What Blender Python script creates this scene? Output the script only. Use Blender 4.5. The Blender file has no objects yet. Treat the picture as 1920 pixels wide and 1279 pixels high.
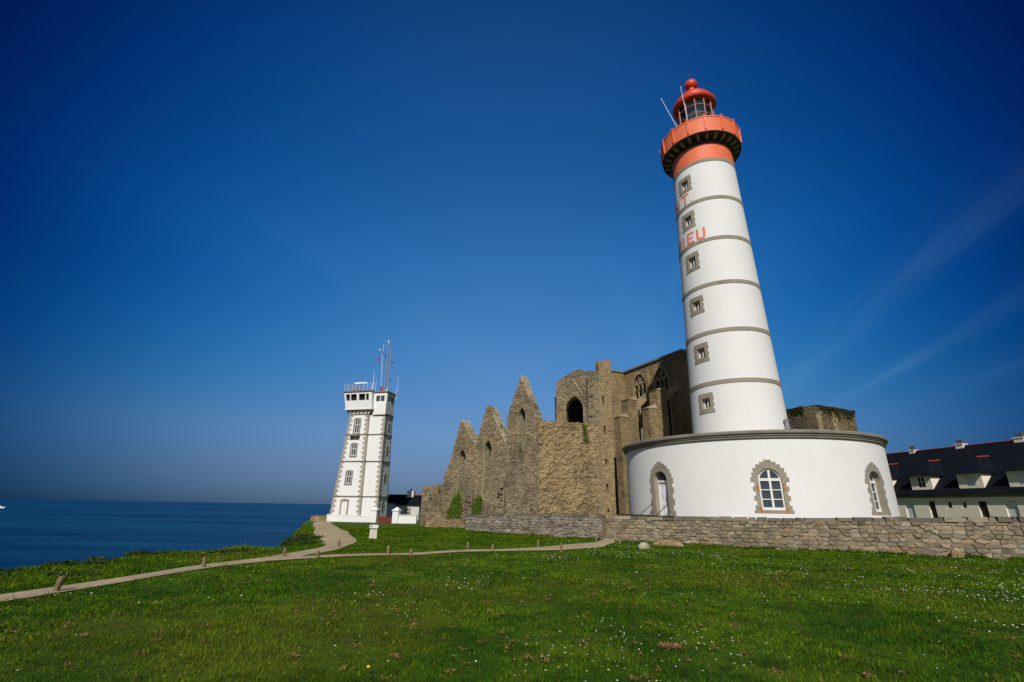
import bpy, bmesh, math, random
import numpy as np
from mathutils import Vector, Matrix, noise as mnoise
R = math.radians
random.seed(7); rng = np.random.default_rng(11)
scene = bpy.context.scene
COL = scene.collection

# ------------------------------------------------------------------ camera
EYE = 1.65
PITCH, ROLL = R(19.19), R(0.92)
cam = bpy.data.cameras.new('camera'); cam_o = bpy.data.objects.new('camera', cam); COL.objects.link(cam_o)
cam.lens = 894 / 1920 * 36; cam.sensor_width = 36; cam.sensor_fit = 'HORIZONTAL'
cam.clip_start = 0.1; cam.clip_end = 90000
_f = Vector((0, math.cos(PITCH), math.sin(PITCH))); _u = Vector((0, -math.sin(PITCH), math.cos(PITCH))); _r = Vector((1, 0, 0))
_r2 = _r * math.cos(ROLL) + _u * math.sin(ROLL); _u2 = _u * math.cos(ROLL) - _r * math.sin(ROLL)
cam_o.matrix_world = Matrix(((_r2.x, _u2.x, -_f.x, 0), (_r2.y, _u2.y, -_f.y, 0), (_r2.z, _u2.z, -_f.z, EYE), (0, 0, 0, 1)))
scene.camera = cam_o

# ------------------------------------------------------------------ light, sky, exposure
SUN_AZ, SUN_EL, SUN_STR = 188.0, 40.0, 3.75
sun = bpy.data.lights.new('sun', 'SUN'); sun.energy = SUN_STR; sun.angle = R(0.53); sun.color = (1.0, 0.96, 0.90)
sun_o = bpy.data.objects.new('sun', sun); COL.objects.link(sun_o)
_sd = Vector((math.sin(R(SUN_AZ)) * math.cos(R(SUN_EL)), math.cos(R(SUN_AZ)) * math.cos(R(SUN_EL)), math.sin(R(SUN_EL))))
sun_o.rotation_euler = _sd.to_track_quat('Z', 'Y').to_euler()
scene.view_settings.view_transform = 'Standard'; scene.view_settings.look = 'None'
scene.view_settings.exposure = 0.0; scene.view_settings.gamma = 1.0
try:
    scene.cycles.use_denoising = True
    scene.cycles.max_bounces = 6
except Exception:
    pass


class NT:
    """small helper for writing node trees"""
    def __init__(s, tree): s.t = tree; s.n = tree.nodes; s.l = tree.links
    def node(s, kind, **kw):
        n = s.n.new(kind)
        for k, v in kw.items(): setattr(n, k, v)
        return n
    def put(s, sock, v):
        if isinstance(v, bpy.types.NodeSocket): s.l.new(v, sock)
        elif v is not None:
            if isinstance(v, (tuple, list)) and len(v) == 3 and sock.type == 'RGBA': v = (*v, 1)
            sock.default_value = v
    def math(s, op, a, b=None, c=None, clamp=False):
        n = s.node('ShaderNodeMath', operation=op, use_clamp=clamp)
        for i, v in enumerate((a, b, c)):
            if v is not None: s.put(n.inputs[i], v)
        return n.outputs[0]
    def vmath(s, op, a, b=None, scale=None):
        n = s.node('ShaderNodeVectorMath', operation=op)
        s.put(n.inputs[0], a)
        if b is not None: s.put(n.inputs[1], b)
        if scale is not None: s.put(n.inputs['Scale'], scale)
        return n.outputs['Value'] if op in ('DOT_PRODUCT', 'LENGTH', 'DISTANCE') else n.outputs[0]
    def mix(s, fac, a, b, blend='MIX'):
        n = s.node('ShaderNodeMix', data_type='RGBA', blend_type=blend)
        s.put(n.inputs[0], fac); s.put(n.inputs[6], a); s.put(n.inputs[7], b)
        return n.outputs[2]
    def noise(s, vec, scale, detail=4, rough=.55, dist=0):
        n = s.node('ShaderNodeTexNoise'); s.put(n.inputs['Vector'], vec)
        n.inputs['Scale'].default_value = scale; n.inputs['Detail'].default_value = detail
        n.inputs['Roughness'].default_value = rough; n.inputs['Distortion'].default_value = dist
        return n.outputs['Fac']
    def voro(s, vec, scale, feature='F1', out='Distance', rnd=1.0):
        n = s.node('ShaderNodeTexVoronoi', feature=feature); s.put(n.inputs['Vector'], vec)
        n.inputs['Scale'].default_value = scale; n.inputs['Randomness'].default_value = rnd
        return n.outputs[out]
    def ramp(s, fac, stops, interp='LINEAR'):
        n = s.node('ShaderNodeValToRGB'); cr = n.color_ramp; cr.interpolation = interp
        while len(cr.elements) < len(stops): cr.elements.new(.5)
        for e, (p, c) in zip(cr.elements, stops):
            e.position = p; e.color = (*c, 1) if len(c) == 3 else c
        s.put(n.inputs[0], fac); return n.outputs[0]
    def maprange(s, v, a, b, c=0., d=1., smooth=False):
        n = s.node('ShaderNodeMapRange', interpolation_type='SMOOTHSTEP' if smooth else 'LINEAR')
        s.put(n.inputs[0], v)
        for i, x in enumerate((a, b, c, d)): n.inputs[i + 1].default_value = x
        return n.outputs[0]
    def scalev(s, vec, sc):
        n = s.node('ShaderNodeMapping'); s.put(n.inputs[0], vec); n.inputs['Scale'].default_value = sc
        return n.outputs[0]


world = bpy.data.worlds.new('World'); scene.world = world; world.use_nodes = True
def build_world():
    t = NT(world.node_tree); t.n.clear()
    out = t.node('ShaderNodeOutputWorld'); bg = t.node('ShaderNodeBackground')
    sky = t.node('ShaderNodeTexSky', sky_type='NISHITA'); sky.sun_disc = False
    sky.sun_elevation = R(SUN_EL); sky.sun_rotation = R(SUN_AZ)
    sky.altitude = 20; sky.air_density = 1.0; sky.dust_density = 0.6; sky.ozone_density = 2.5
    co = t.node('ShaderNodeTexCoord').outputs['Generated']
    sep = t.node('ShaderNodeSeparateXYZ'); t.put(sep.inputs[0], co)
    x, y, z = sep.outputs
    # polarised deep blue: tint that follows the height above the horizon
    tint = t.ramp(z, [(0.0, (.165, .275, .58)), (.03, (.19, .29, .56)), (.056, (.245, .318, .56)), (.14, (.385, .51, .71)), (.30, (.40, .745, 1.02)), (.47, (.29, .83, 1.25)), (.64, (.165, .72, 1.24)), (.80, (.15, .66, 1.18)), (1.0, (.14, .64, 1.15))])
    col = t.mix(1.0, sky.outputs[0], tint, 'MULTIPLY')
    # lens vignette put into the sky colour about the view axis, deeper blue sideways
    d = t.vmath('DOT_PRODUCT', co, (0.0, math.cos(PITCH), math.sin(PITCH)))
    q = t.math('POWER', t.math('MAXIMUM', t.math('SUBTRACT', 1.0, t.math('MAXIMUM', d, .55)), 0.0), 2.6)
    lc = t.node('ShaderNodeCombineColor')
    side = t.math('MULTIPLY', t.math('MULTIPLY', x, x), t.maprange(z, .06, .40, 0, 1, True))
    for k_, (kk, ks) in enumerate(((36., 5.4), (20.5, 1.2), (12.6, .45))): t.put(lc.inputs[k_], t.math('POWER', 2.71828, t.math('SUBTRACT', t.math('MULTIPLY', q, -kk), t.math('MULTIPLY', side, ks))))
    lobe = t.mix(t.maprange(d, .52, .10, 0, 1, True), lc.outputs[0], (1.45, .62, .38))  # warm sky added behind the camera to neutralise fill on white walls
    col = t.mix(1.0, col, lobe, 'MULTIPLY')
    # thin cirrus on a high flat layer, combed along one wind direction
    zz = t.math('MAXIMUM', z, .04)
    pl = t.node('ShaderNodeCombineXYZ'); t.put(pl.inputs[0], t.math('DIVIDE', x, zz)); t.put(pl.inputs[1], t.math('DIVIDE', y, zz))
    p = pl.outputs[0]
    wob = t.noise(p, .9, 3, .5)
    uu = t.vmath('DOT_PRODUCT', p, (.28, .96, 0)); ww = t.math('ADD', t.vmath('DOT_PRODUCT', p, (.96, -.28, 0)), t.math('MULTIPLY', t.math('SUBTRACT', wob, .5), .16))
    cv = t.node('ShaderNodeCombineXYZ'); t.put(cv.inputs[0], t.math('MULTIPLY', uu, .55)); t.put(cv.inputs[1], t.math('MULTIPLY', ww, 4.5))
    fib = t.maprange(t.noise(cv.outputs[0], 1.0, 6, .6), .36, .70, 0, 1, True)
    def band(c, wd, a):
        q = t.math('DIVIDE', t.math('SUBTRACT', ww, c), wd); return t.math('MULTIPLY', t.math('POWER', 2.718, t.math('MULTIPLY', t.math('MULTIPLY', q, q), -1.0)), a)
    w = t.math('ADD', t.math('ADD', band(1.76, .085, .50), band(1.14, .12, .34)), t.math('ADD', band(.16, .30, .26), t.math('ADD', band(2.5, .22, .16), band(-1.3, .3, .10))))
    w = t.math('MULTIPLY', t.math('MULTIPLY', w, t.math('ADD', fib, .25)), t.maprange(z, .10, .20, 0, 1, True))
    w = t.math('MULTIPLY', w, t.maprange(z, .34, .58, .30, 0.0, True))
    cl = t.mix(1.0, (2.3, 4.4, 6.4), t.mix(.6, lobe, (1, 1, 1)), 'MULTIPLY')
    col = t.mix(w, col, cl)
    t.put(bg.inputs[0], col); bg.inputs[1].default_value = 0.10
    t.l.new(bg.outputs[0], out.inputs[0])
build_world()

# ------------------------------------------------------------------ materials
def new_mat(name):
    m = bpy.data.materials.new(name); m.use_nodes = True
    t = NT(m.node_tree); b = t.n['Principled BSDF']
    return m, t, b
def sp(b, v):
    for k in ('Specular IOR Level', 'Specular'):
        if k in b.inputs: b.inputs[k].default_value = v; return
def plain(name, col, rough=.6, metal=0, spec=.4, var=.0, bump=0., scale=6.):
    m, t, b = new_mat(name)
    b.inputs['Roughness'].default_value = rough; b.inputs['Metallic'].default_value = metal; sp(b, spec)
    co = t.node('ShaderNodeTexCoord').outputs['Object']
    n = t.noise(co, scale, 5, .6)
    lo = tuple(max(0, c * (1 - var)) for c in col); hi = tuple(c * (1 + var) for c in col)
    t.put(b.inputs['Base Color'], t.mix(t.maprange(n, .3, .7), lo, hi))
    if bump:
        bp = t.node('ShaderNodeBump'); bp.inputs['Strength'].default_value = bump; bp.inputs['Distance'].default_value = .02
        t.put(bp.inputs['Height'], t.noise(co, scale * 6, 4, .6)); t.put(b.inputs['Normal'], bp.outputs[0])
    return m
def white_render(name, col=(.80, .79, .77)):
    """painted lime render: soft mottling, faint vertical dirt streaks, trowel bump"""
    m, t, b = new_mat(name); b.inputs['Roughness'].default_value = .75; sp(b, .25)
    co = t.node('ShaderNodeTexCoord').outputs['Object']
    n = t.noise(co, .7, 5, .6); st = t.noise(t.scalev(co, (3.2, 3.2, .22)), 1.6, 5, .65)
    c = t.mix(t.maprange(n, .35, .7), tuple(k * .965 for k in col), col)
    c = t.mix(t.math('MULTIPLY', t.maprange(st, .52, .8), .14), c, (.50, .46, .38))
    t.put(b.inputs['Base Color'], c)
    bp = t.node('ShaderNodeBump'); bp.inputs['Strength'].default_value = .25; bp.inputs['Distance'].default_value = .03
    t.put(bp.inputs['Height'], t.noise(co, 3.5, 6, .6)); t.put(b.inputs['Normal'], bp.outputs[0])
    return m
def masonry(name, cols, cell=2.2, flat=1.7, bump=.7, mortar=(.20, .17, .13), lichen=.35, warm=.0, mort_w=.045):
    """old rubble / ashlar: irregular stones, each with its own tone, mortar joints, lichen"""
    m, t, b = new_mat(name); b.inputs['Roughness'].default_value = .92; sp(b, .15)
    co = t.node('ShaderNodeTexCoord').outputs['Object']
    wob = t.node('ShaderNodeTexNoise'); wob.inputs['Scale'].default_value = 1.6; wob.inputs['Detail'].default_value = 2; t.put(wob.inputs['Vector'], co)
    cw = t.vmath('ADD', co, t.vmath('SCALE', t.vmath('SUBTRACT', wob.outputs['Color'], (.5, .5, .5)), scale=.22))
    v = t.scalev(cw, (1, 1, flat))
    e = t.voro(v, cell, 'DISTANCE_TO_EDGE'); cid = t.voro(v, cell, 'F1', 'Color')
    s1 = t.node('ShaderNodeSeparateColor'); t.put(s1.inputs[0], cid)
    stops = [(i / (len(cols) - 1), c) for i, c in enumerate(cols)]
    base = t.ramp(s1.outputs[0], stops)
    fine = t.noise(co, 9, 6, .7); base = t.mix(.55, base, t.mix(fine, (.25, .25, .25), (.78, .78, .78)), 'OVERLAY')
    big = t.noise(co, .34, 5, .62)
    base = t.mix(t.math('MULTIPLY', t.maprange(big, .44, .64, 0, 1, True), .62), base, (.105, .086, .056))
    big2 = t.noise(t.vmath('ADD', co, (31., 7., 3.)), .5, 4, .6)
    base = t.mix(t.math('MULTIPLY', t.maprange(big2, .5, .68, 0, 1, True), .5), base, (.37, .25, .13))
    l = t.noise(co, 2.6, 6, .7); base = t.mix(t.math('MULTIPLY', t.maprange(l, .56, .72, 0, 1), lichen), base, (.40, .37, .29))
    dk = t.noise(t.vmath('ADD', co, (3., 19., 5.)), 4.2, 5, .7); base = t.mix(t.math('MULTIPLY', t.maprange(dk, .57, .69, 0, 1), .75), base, (.045, .042, .03))
    base = t.mix(t.maprange(e, 0, mort_w, .5, 0), base, mortar)
    t.put(b.inputs['Base Color'], base)
    h = t.math('ADD', t.maprange(e, 0, .13, 0, 1, True), t.math('MULTIPLY', fine, .8))
    h = t.math('ADD', h, t.math('MULTIPLY', s1.outputs[1], .7))
    bp = t.node('ShaderNodeBump'); bp.inputs['Strength'].default_value = bump; bp.inputs['Distance'].default_value = .09
    bp.inputs['Distance'].default_value = .06; t.put(bp.inputs['Height'], h); t.put(b.inputs['Normal'], bp.outputs[0])
    return m
def stone_attr(name, bump=.5):
    """single stones: tone of each stone from its own colour attribute, grain and lichen on top"""
    m, t, b = new_mat(name); b.inputs['Roughness'].default_value = .92; sp(b, .15)
    co = t.node('ShaderNodeTexCoord').outputs['Object']
    at = t.node('ShaderNodeAttribute'); at.attribute_name = 'Col'
    fine = t.noise(co, 14, 6, .7)
    c = t.mix(.6, at.outputs['Color'], t.mix(fine, (.2, .2, .2), (.8, .8, .8)), 'OVERLAY')
    l = t.noise(co, 3.2, 6, .72); c = t.mix(t.math('MULTIPLY', t.maprange(l, .56, .7), .55), c, (.34, .32, .25))
    d = t.noise(t.vmath('ADD', co, (9., 4., 2.)), 1.7, 6, .7); c = t.mix(t.math('MULTIPLY', t.maprange(d, .52, .68), .6), c, (.075, .066, .048))
    t.put(b.inputs['Base Color'], c)
    bp = t.node('ShaderNodeBump'); bp.inputs['Strength'].default_value = bump; bp.inputs['Distance'].default_value = .03
    t.put(bp.inputs['Height'], t.noise(co, 11, 6, .7)); t.put(b.inputs['Normal'], bp.outputs[0])
    return m
def granite(name, a=(.27, .235, .18), c2=(.37, .325, .255), joint=2.2):
    m, t, b = new_mat(name); b.inputs['Roughness'].default_value = .85; sp(b, .2)
    co = t.node('ShaderNodeTexCoord').outputs['Object']
    n = t.noise(co, 2.2, 5, .6); g = t.noise(co, 40, 3, .7)
    cell = t.node('ShaderNodeSeparateColor'); t.put(cell.inputs[0], t.voro(co, joint, 'F1', 'Color'))
    c = t.mix(t.math('MULTIPLY_ADD', n, .5, t.math('MULTIPLY', cell.outputs[0], .5)), a, c2)
    c = t.mix(.4, c, t.mix(g, (.3, .3, .3), (.7, .7, .7)), 'OVERLAY')
    d = t.noise(t.vmath('ADD', co, (5., 5., 5.)), 1.3, 6, .7); c = t.mix(t.math('MULTIPLY', t.maprange(d, .55, .72), .5), c, (.10, .085, .06))
    t.put(b.inputs['Base Color'], c)
    bp = t.node('ShaderNodeBump'); bp.inputs['Strength'].default_value = .4; bp.inputs['Distance'].default_value = .02
    t.put(bp.inputs['Height'], t.noise(co, 16, 5, .7)); t.put(b.inputs['Normal'], bp.outputs[0])
    return m
def slate(name):
    m, t, b = new_mat(name); b.inputs['Roughness'].default_value = .75; sp(b, .07)
    co = t.node('ShaderNodeTexCoord').outputs['Object']
    br = t.node('ShaderNodeTexBrick'); t.put(br.inputs[0], t.vmath('ADD', t.scalev(co, (1, 0, 1)), (0., 0., 0.)))
    rt = t.node('ShaderNodeMapping'); t.put(rt.inputs[0], co); rt.inputs['Rotation'].default_value = (R(90), 0, 0)
    t.put(br.inputs[0], rt.outputs[0])
    br.inputs['Scale'].default_value = 5.; br.inputs['Color1'].default_value = (.004, .006, .011, 1); br.inputs['Color2'].default_value = (.008, .011, .018, 1); br.inputs['Mortar'].default_value = (.004, .005, .008, 1)
    br.inputs['Mortar Size'].default_value = .02
    n = t.noise(co, 1.4, 5, .6)
    t.put(b.inputs['Base Color'], t.mix(t.math('MULTIPLY', t.maprange(n, .45, .75), .4), br.outputs[0], (.018, .020, .018)))
    bp = t.node('ShaderNodeBump'); bp.inputs['Strength'].default_value = .4; bp.inputs['Distance'].default_value = .02
    t.put(bp.inputs['Height'], br.outputs['Fac']); bp.invert = True; t.put(b.inputs['Normal'], bp.outputs[0])
    return m
def glass(name, col=(.02, .028, .035), rough=.06):
    m, t, b = new_mat(name); b.inputs['Roughness'].default_value = rough; sp(b, .6)
    co = t.node('ShaderNodeTexCoord').outputs['Object']
    t.put(b.inputs['Base Color'], t.mix(t.noise(co, 1.2, 3), tuple(c * .5 for c in col), tuple(c * 1.6 for c in col)))
    return m
GREEN = None
def grass_cols(t, pos):
    """turf tone from world position: lush, yellowish and worn patches; shared by soil and blades"""
    n1 = t.noise(pos, .42, 4, .6); n2 = t.noise(t.vmath('ADD', pos, (17., 3., 0.)), 1.3, 5, .65); n3 = t.noise(t.vmath('ADD', pos, (5., 41., 0.)), .16, 3, .5)
    c = t.mix(t.maprange(n1, .40, .62, 0, 1, True), (.026, .070, .004), (.070, .125, .006))
    n4 = t.noise(t.vmath('ADD', pos, (71., 23., 0.)), 2.4, 5, .68); c = t.mix(t.math('MULTIPLY', t.maprange(n4, .47, .62, 0, 1, True), .8), c, (.018, .045, .003))
    c = t.mix(t.math('MULTIPLY', t.maprange(n2, .5, .7, 0, 1, True), .55), c, (.105, .125, .014))
    c = t.mix(t.math('MULTIPLY', t.maprange(n3, .48, .64, 0, 1, True), .42), c, (.100, .098, .014))
    n6 = t.noise(t.vmath('ADD', pos, (7., 91., 0.)), 7.5, 4, .7); c = t.mix(t.math('MULTIPLY', t.maprange(n6, .56, .68, 0, 1, True), .55), c, (.085, .115, .008))
    n5 = t.noise(t.vmath('ADD', pos, (37., 51., 0.)), 9.5, 4, .7); c = t.mix(t.math('MULTIPLY', t.maprange(n5, .605, .68, 0, 1, True), .85), c, (.150, .070, .018))
    return c, n2
def turf_mat():
    m, t, b = new_mat('turf'); b.inputs['Roughness'].default_value = .95; sp(b, .1)
    pos = t.node('ShaderNodeNewGeometry').outputs['Position']
    c, n2 = grass_cols(t, pos)
    f = t.noise(pos, 22, 6, .75); c = t.mix(.75, c, t.mix(t.maprange(f, .3, .7), (.16, .16, .16), (.72, .72, .72)), 'OVERLAY')
    c = t.mix(1.0, c, (1.2, 1.28, .85), 'MULTIPLY')
    # bare earth where the soil is worn
    e = t.noise(t.vmath('ADD', pos, (60., 13., 0.)), 1.6, 6, .72); c = t.mix(t.maprange(e, .60, .70, 0, .85, True), c, (.20, .125, .06))
    sep = t.node('ShaderNodeSeparateXYZ'); t.put(sep.inputs[0], pos)
    rk_n = t.math('MULTIPLY_ADD', t.noise(pos, .8, 5, .65), 3.2, t.math('ADD', sep.outputs[2], -1.6)); rock = t.maprange(rk_n, -2.6, -1.4, 1, 0, True)
    rk = t.mix(t.noise(pos, 1.2, 6, .7), (.07, .055, .035), (.26, .21, .15)); c = t.mix(rock, c, rk)
    t.put(b.inputs['Base Color'], c)
    bp = t.node('ShaderNodeBump'); bp.inputs['Strength'].default_value = .9; bp.inputs['Distance'].default_value = .06
    t.put(bp.inputs['Height'], t.noise(pos, 13, 6, .75)); t.put(b.inputs['Normal'], bp.outputs[0])
    return m
def blade_mat(name='grass_blade', rough_zone=False):
    m, t, b = new_mat(name); b.inputs['Roughness'].default_value = .9; sp(b, .06)
    pos = t.node('ShaderNodeNewGeometry').outputs['Position']
    c, n2 = grass_cols(t, pos)
    at = t.node('ShaderNodeAttribute'); at.attribute_name = 'Col'
    c = t.mix(1.0, c, at.outputs['Color'], 'MULTIPLY')
    c = t.mix(1.0, c, (2.15, 2.3, 1.3), 'MULTIPLY')
    t.put(b.inputs['Base Color'], c)
    if 'Subsurface Weight' in b.inputs: pass
    tr = t.node('ShaderNodeBsdfTranslucent'); t.put(tr.inputs[0], t.mix(1., c, (.9, 1.0, .35), 'MULTIPLY'))
    mx = t.node('ShaderNodeMixShader'); mx.inputs[0].default_value = .28
    t.l.new(b.outputs[0], mx.inputs[1]); t.l.new(tr.outputs[0], mx.inputs[2]); t.l.new(mx.outputs[0], t.n['Material Output'].inputs[0])
    return m
def leaf_mat(name, a, c2):
    m, t, b = new_mat(name); b.inputs['Roughness'].default_value = .55; sp(b, .3)
    co = t.node('ShaderNodeNewGeometry').outputs['Position']
    oi = t.noise(co, 5.5, 4, .7)
    c = t.mix(t.maprange(oi, .3, .7), a, c2); t.put(b.inputs['Base Color'], c)
    tr = t.node('ShaderNodeBsdfTranslucent'); t.put(tr.inputs[0], c)
    mx = t.node('ShaderNodeMixShader'); mx.inputs[0].default_value = .25
    t.l.new(b.outputs[0], mx.inputs[1]); t.l.new(tr.outputs[0], mx.inputs[2]); t.l.new(mx.outputs[0], t.n['Material Output'].inputs[0])
    return m
def gravel_mat():
    m, t, b = new_mat('gravel'); b.inputs['Roughness'].default_value = .95; sp(b, .1)
    pos = t.node('ShaderNodeNewGeometry').outputs['Position']
    n = t.noise(pos, .9, 5, .6); f = t.noise(pos, 30, 5, .75)
    c = t.mix(t.maprange(n, .35, .65), (.33, .25, .155), (.46, .365, .235))
    c = t.mix(.6, c, t.mix(f, (.25, .25, .25), (.75, .75, .75)), 'OVERLAY')
    t.put(b.inputs['Base Color'], c)
    bp = t.node('ShaderNodeBump'); bp.inputs['Strength'].default_value = .6; bp.inputs['Distance'].default_value = .02
    t.put(bp.inputs['Height'], f); t.put(b.inputs['Normal'], bp.outputs[0])
    return m
def sea_mat():
    m, t, b = new_mat('sea_water'); b.inputs['Roughness'].default_value = .42; sp(b, .13); b.inputs['IOR'].default_value = 1.33
    pos = t.node('ShaderNodeNewGeometry').outputs['Position']
    lane = t.noise(t.scalev(pos, (.0011, .0075, 1)), 1.0, 6, .62, .4); lane2 = t.noise(t.scalev(pos, (.006, .035, 1)), 1.0, 5, .6)
    c = t.mix(t.maprange(lane, .38, .66, 0, 1, True), (.001, .022, .080), (.004, .060, .140))
    c = t.mix(t.math('MULTIPLY', t.maprange(lane2, .5, .7), .5), c, (.012, .090, .175))
    t.put(b.inputs['Base Color'], c)
    bp = t.node('ShaderNodeBump'); bp.inputs['Strength'].default_value = .8; bp.inputs['Distance'].default_value = 1.2
    t.put(bp.inputs['Height'], t.math('ADD', t.noise(t.scalev(pos, (.12, .3, 1)), 1., 5, .65), t.math('MULTIPLY', lane2, .5)))
    t.put(b.inputs['Normal'], bp.outputs[0])
    return m

M = {}
M['white'] = white_render('white_render')
M['white2'] = white_render('white_render_clean', (.83, .82, .80))
M['cream'] = white_render('grey_cream_render', (.86, .78, .63))
M['granite'] = granite('dressed_granite')
M['granite_dark'] = granite('weathered_granite', (.15, .135, .10), (.27, .24, .185))
M['granite_grey'] = granite('grey_granite', (.17, .155, .13), (.29, .265, .22))
M['quoin'] = granite('pale_granite_quoin', (.33, .30, .245), (.44, .405, .34))
M['orange'] = plain('orange_paint', (.82, .175, .072), .6, var=.10, bump=.15, scale=1.6)
M['red'] = plain('red_paint', (.66, .056, .020), .45, var=.07, scale=2.)
M['letter'] = plain('faded_orange_paint', (.80, .21, .11), .7, var=.10, scale=3.)
M['slabshade'] = plain('gallery_paint_and_shade', (.045, .036, .026), .9, var=.4, scale=3.)  # near-black puts the underside shade into the slab's dark paint
M['corbel'] = plain('corbel_stone', (.24, .205, .15), .9, var=.3, scale=4.)
M['frame'] = plain('white_gloss_paint', (.80, .79, .75), .4, var=.03)
M['door'] = plain('pale_blue_white_paint', (.74, .77, .80), .45, var=.04)
M['glass'] = glass('window_glass', (.050, .072, .090), .12)
M['dark'] = plain('dark_interior', (.012, .012, .014), .9)  # near-black colour stands for the unlit depth behind openings and panes
M['metal'] = plain('grey_metal', (.33, .34, .35), .45, .6, var=.1)
M['lead'] = plain('lead_capping', (.22, .225, .235), .5, .2, var=.2)
M['wmetal'] = plain('white_metal', (.72, .72, .72), .45, var=.05)
M['darkmetal'] = plain('dark_metal', (.05, .052, .055), .5, .5, var=.1)
M['rust'] = plain('rust_stain', (.42, .17, .03), .9, var=.3, scale=8)
M['blue'] = plain('blue_enamel', (.02, .06, .34), .4)
M['slate'] = slate('roof_slate')
M['tile'] = plain('red_ridge_tile', (.29, .042, .026), .7, var=.25, scale=5)
M['redwood'] = plain('red_brown_wood', (.16, .028, .016), .7, var=.25, scale=4)
M['darkdoor'] = plain('dark_red_door', (.030, .008, .006), .6, var=.2)
M['flag'] = plain('red_cloth', (.38, .03, .06), .8, var=.1)
M['wood'] = plain('weathered_wood', (.23, .155, .085), .9, var=.35, bump=.5, scale=9.)
M['ruin'] = masonry('ruin_masonry', [(.180, .138, .086), (.285, .220, .135), (.235, .186, .120), (.36, .285, .175), (.20, .155, .097)], 2.6, 1.9)
M['ruin_warm'] = masonry('ruin_warm_masonry', [(.29, .20, .10), (.41, .295, .15), (.335, .24, .125), (.47, .35, .195), (.275, .20, .105)], 4.2, 1.4, .7, mortar=(.26, .195, .12), lichen=.25)
M['choir'] = masonry('choir_ashlar', [(.22, .155, .072), (.31, .225, .11), (.255, .185, .092), (.33, .24, .13)], 1.8, 1.6, .5, mortar=(.14, .11, .065), lichen=.2)
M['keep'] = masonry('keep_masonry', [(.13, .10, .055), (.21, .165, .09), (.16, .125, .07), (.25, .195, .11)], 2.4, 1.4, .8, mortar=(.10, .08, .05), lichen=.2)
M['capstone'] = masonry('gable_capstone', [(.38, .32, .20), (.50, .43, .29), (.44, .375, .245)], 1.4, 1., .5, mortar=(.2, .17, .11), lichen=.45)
M['stone'] = stone_attr('rubble_stone')
M['mortar'] = plain('earth_mortar', (.245, .19, .12), .95, var=.3, bump=.9, scale=5)
M['turf'] = turf_mat(); M['blade'] = blade_mat(); M['gravel'] = gravel_mat(); M['sea'] = sea_mat()
M['ivy'] = leaf_mat('ivy_leaf', (.055, .115, .006), (.130, .220, .012))
M['scrub'] = leaf_mat('scrub_leaf', (.020, .046, .006), (.065, .100, .014))
M['petal'] = plain('daisy_petal', (.66, .66, .64), .6)
M['yolk'] = plain('flower_yellow', (.75, .52, .02), .7)
M['stem'] = plain('flower_stem', (.05, .11, .012), .7)
M['straw'] = plain('dry_straw', (.27, .135, .05), .9, var=.35, scale=20)
M['info'] = plain('pale_painted_panel', (.62, .56, .44), .6, var=.1)

# ------------------------------------------------------------------ mesh helpers
def link(name, bm, mat, parent=None, smooth=False, rec=True):
    if rec: bmesh.ops.recalc_face_normals(bm, faces=bm.faces[:])
    me = bpy.data.meshes.new(name); bm.to_mesh(me); bm.free()
    for m in (mat if isinstance(mat, (list, tuple)) else [mat]): me.materials.append(m)
    if smooth: me.polygons.foreach_set('use_smooth', [True] * len(me.polygons))
    o = bpy.data.objects.new(name, me); COL.objects.link(o)
    if parent is not None: o.parent = parent
    return o
def thing(name, label, cat, loc=(0, 0, 0), rz=0, group=None):
    o = bpy.data.objects.new(name, None); COL.objects.link(o); o.empty_display_size = .3
    o.location = loc; o.rotation_euler = (0, 0, rz); return tag(o, label, cat, group)
def tag(o, label=None, cat=None, group=None, kind=None):
    if label: o['label'] = label
    if cat: o['category'] = cat
    if group: o['group'] = group
    if kind: o['kind'] = kind
    return o
def hexa(bm, b, t):
    """solid from four bottom and four top corners"""
    vb = [bm.verts.new(p) for p in b]; vt = [bm.verts.new(p) for p in t]; n = len(b)
    fs = [bm.faces.new(vb[::-1]), bm.faces.new(vt)]
    for i in range(n): fs.append(bm.faces.new((vb[i], vb[(i + 1) % n], vt[(i + 1) % n], vt[i])))
    return fs
def box(bm, x0, x1, y0, y1, z0, z1):
    return hexa(bm, [(x0, y0, z0), (x1, y0, z0), (x1, y1, z0), (x0, y1, z0)], [(x0, y0, z1), (x1, y0, z1), (x1, y1, z1), (x0, y1, z1)])
def lathe(bm, prof, n=48, c=(0, 0), caps=False, a0=0, a1=2 * math.pi):
    full = abs(a1 - a0 - 2 * math.pi) < 1e-6; m = n if full else n + 1
    rings = []
    for r, z in prof:
        rings.append([bm.verts.new((c[0] + r * math.cos(a0 + (a1 - a0) * i / n), c[1] + r * math.sin(a0 + (a1 - a0) * i / n), z)) for i in range(m)])
    for k in range(len(rings) - 1):
        for i in range(n):
            j = (i + 1) % m
            bm.faces.new((rings[k][i], rings[k][j], rings[k + 1][j], rings[k + 1][i]))
    if caps:
        bm.faces.new(rings[0][::-1]); bm.faces.new(rings[-1])
def tube(bm, p0, p1, r0, r1=None, n=8):
    p0, p1 = Vector(p0), Vector(p1); r1 = r0 if r1 is None else r1
    d = (p1 - p0).normalized(); a = d.orthogonal().normalized(); b = d.cross(a)
    ra = [bm.verts.new(p0 + (a * math.cos(2 * math.pi * i / n) + b * math.sin(2 * math.pi * i / n)) * r0) for i in range(n)]
    rb = [bm.verts.new(p1 + (a * math.cos(2 * math.pi * i / n) + b * math.sin(2 * math.pi * i / n)) * r1) for i in range(n)]
    for i in range(n): bm.faces.new((ra[i], ra[(i + 1) % n], rb[(i + 1) % n], rb[i]))
    bm.faces.new(ra[::-1]); bm.faces.new(rb)
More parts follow.
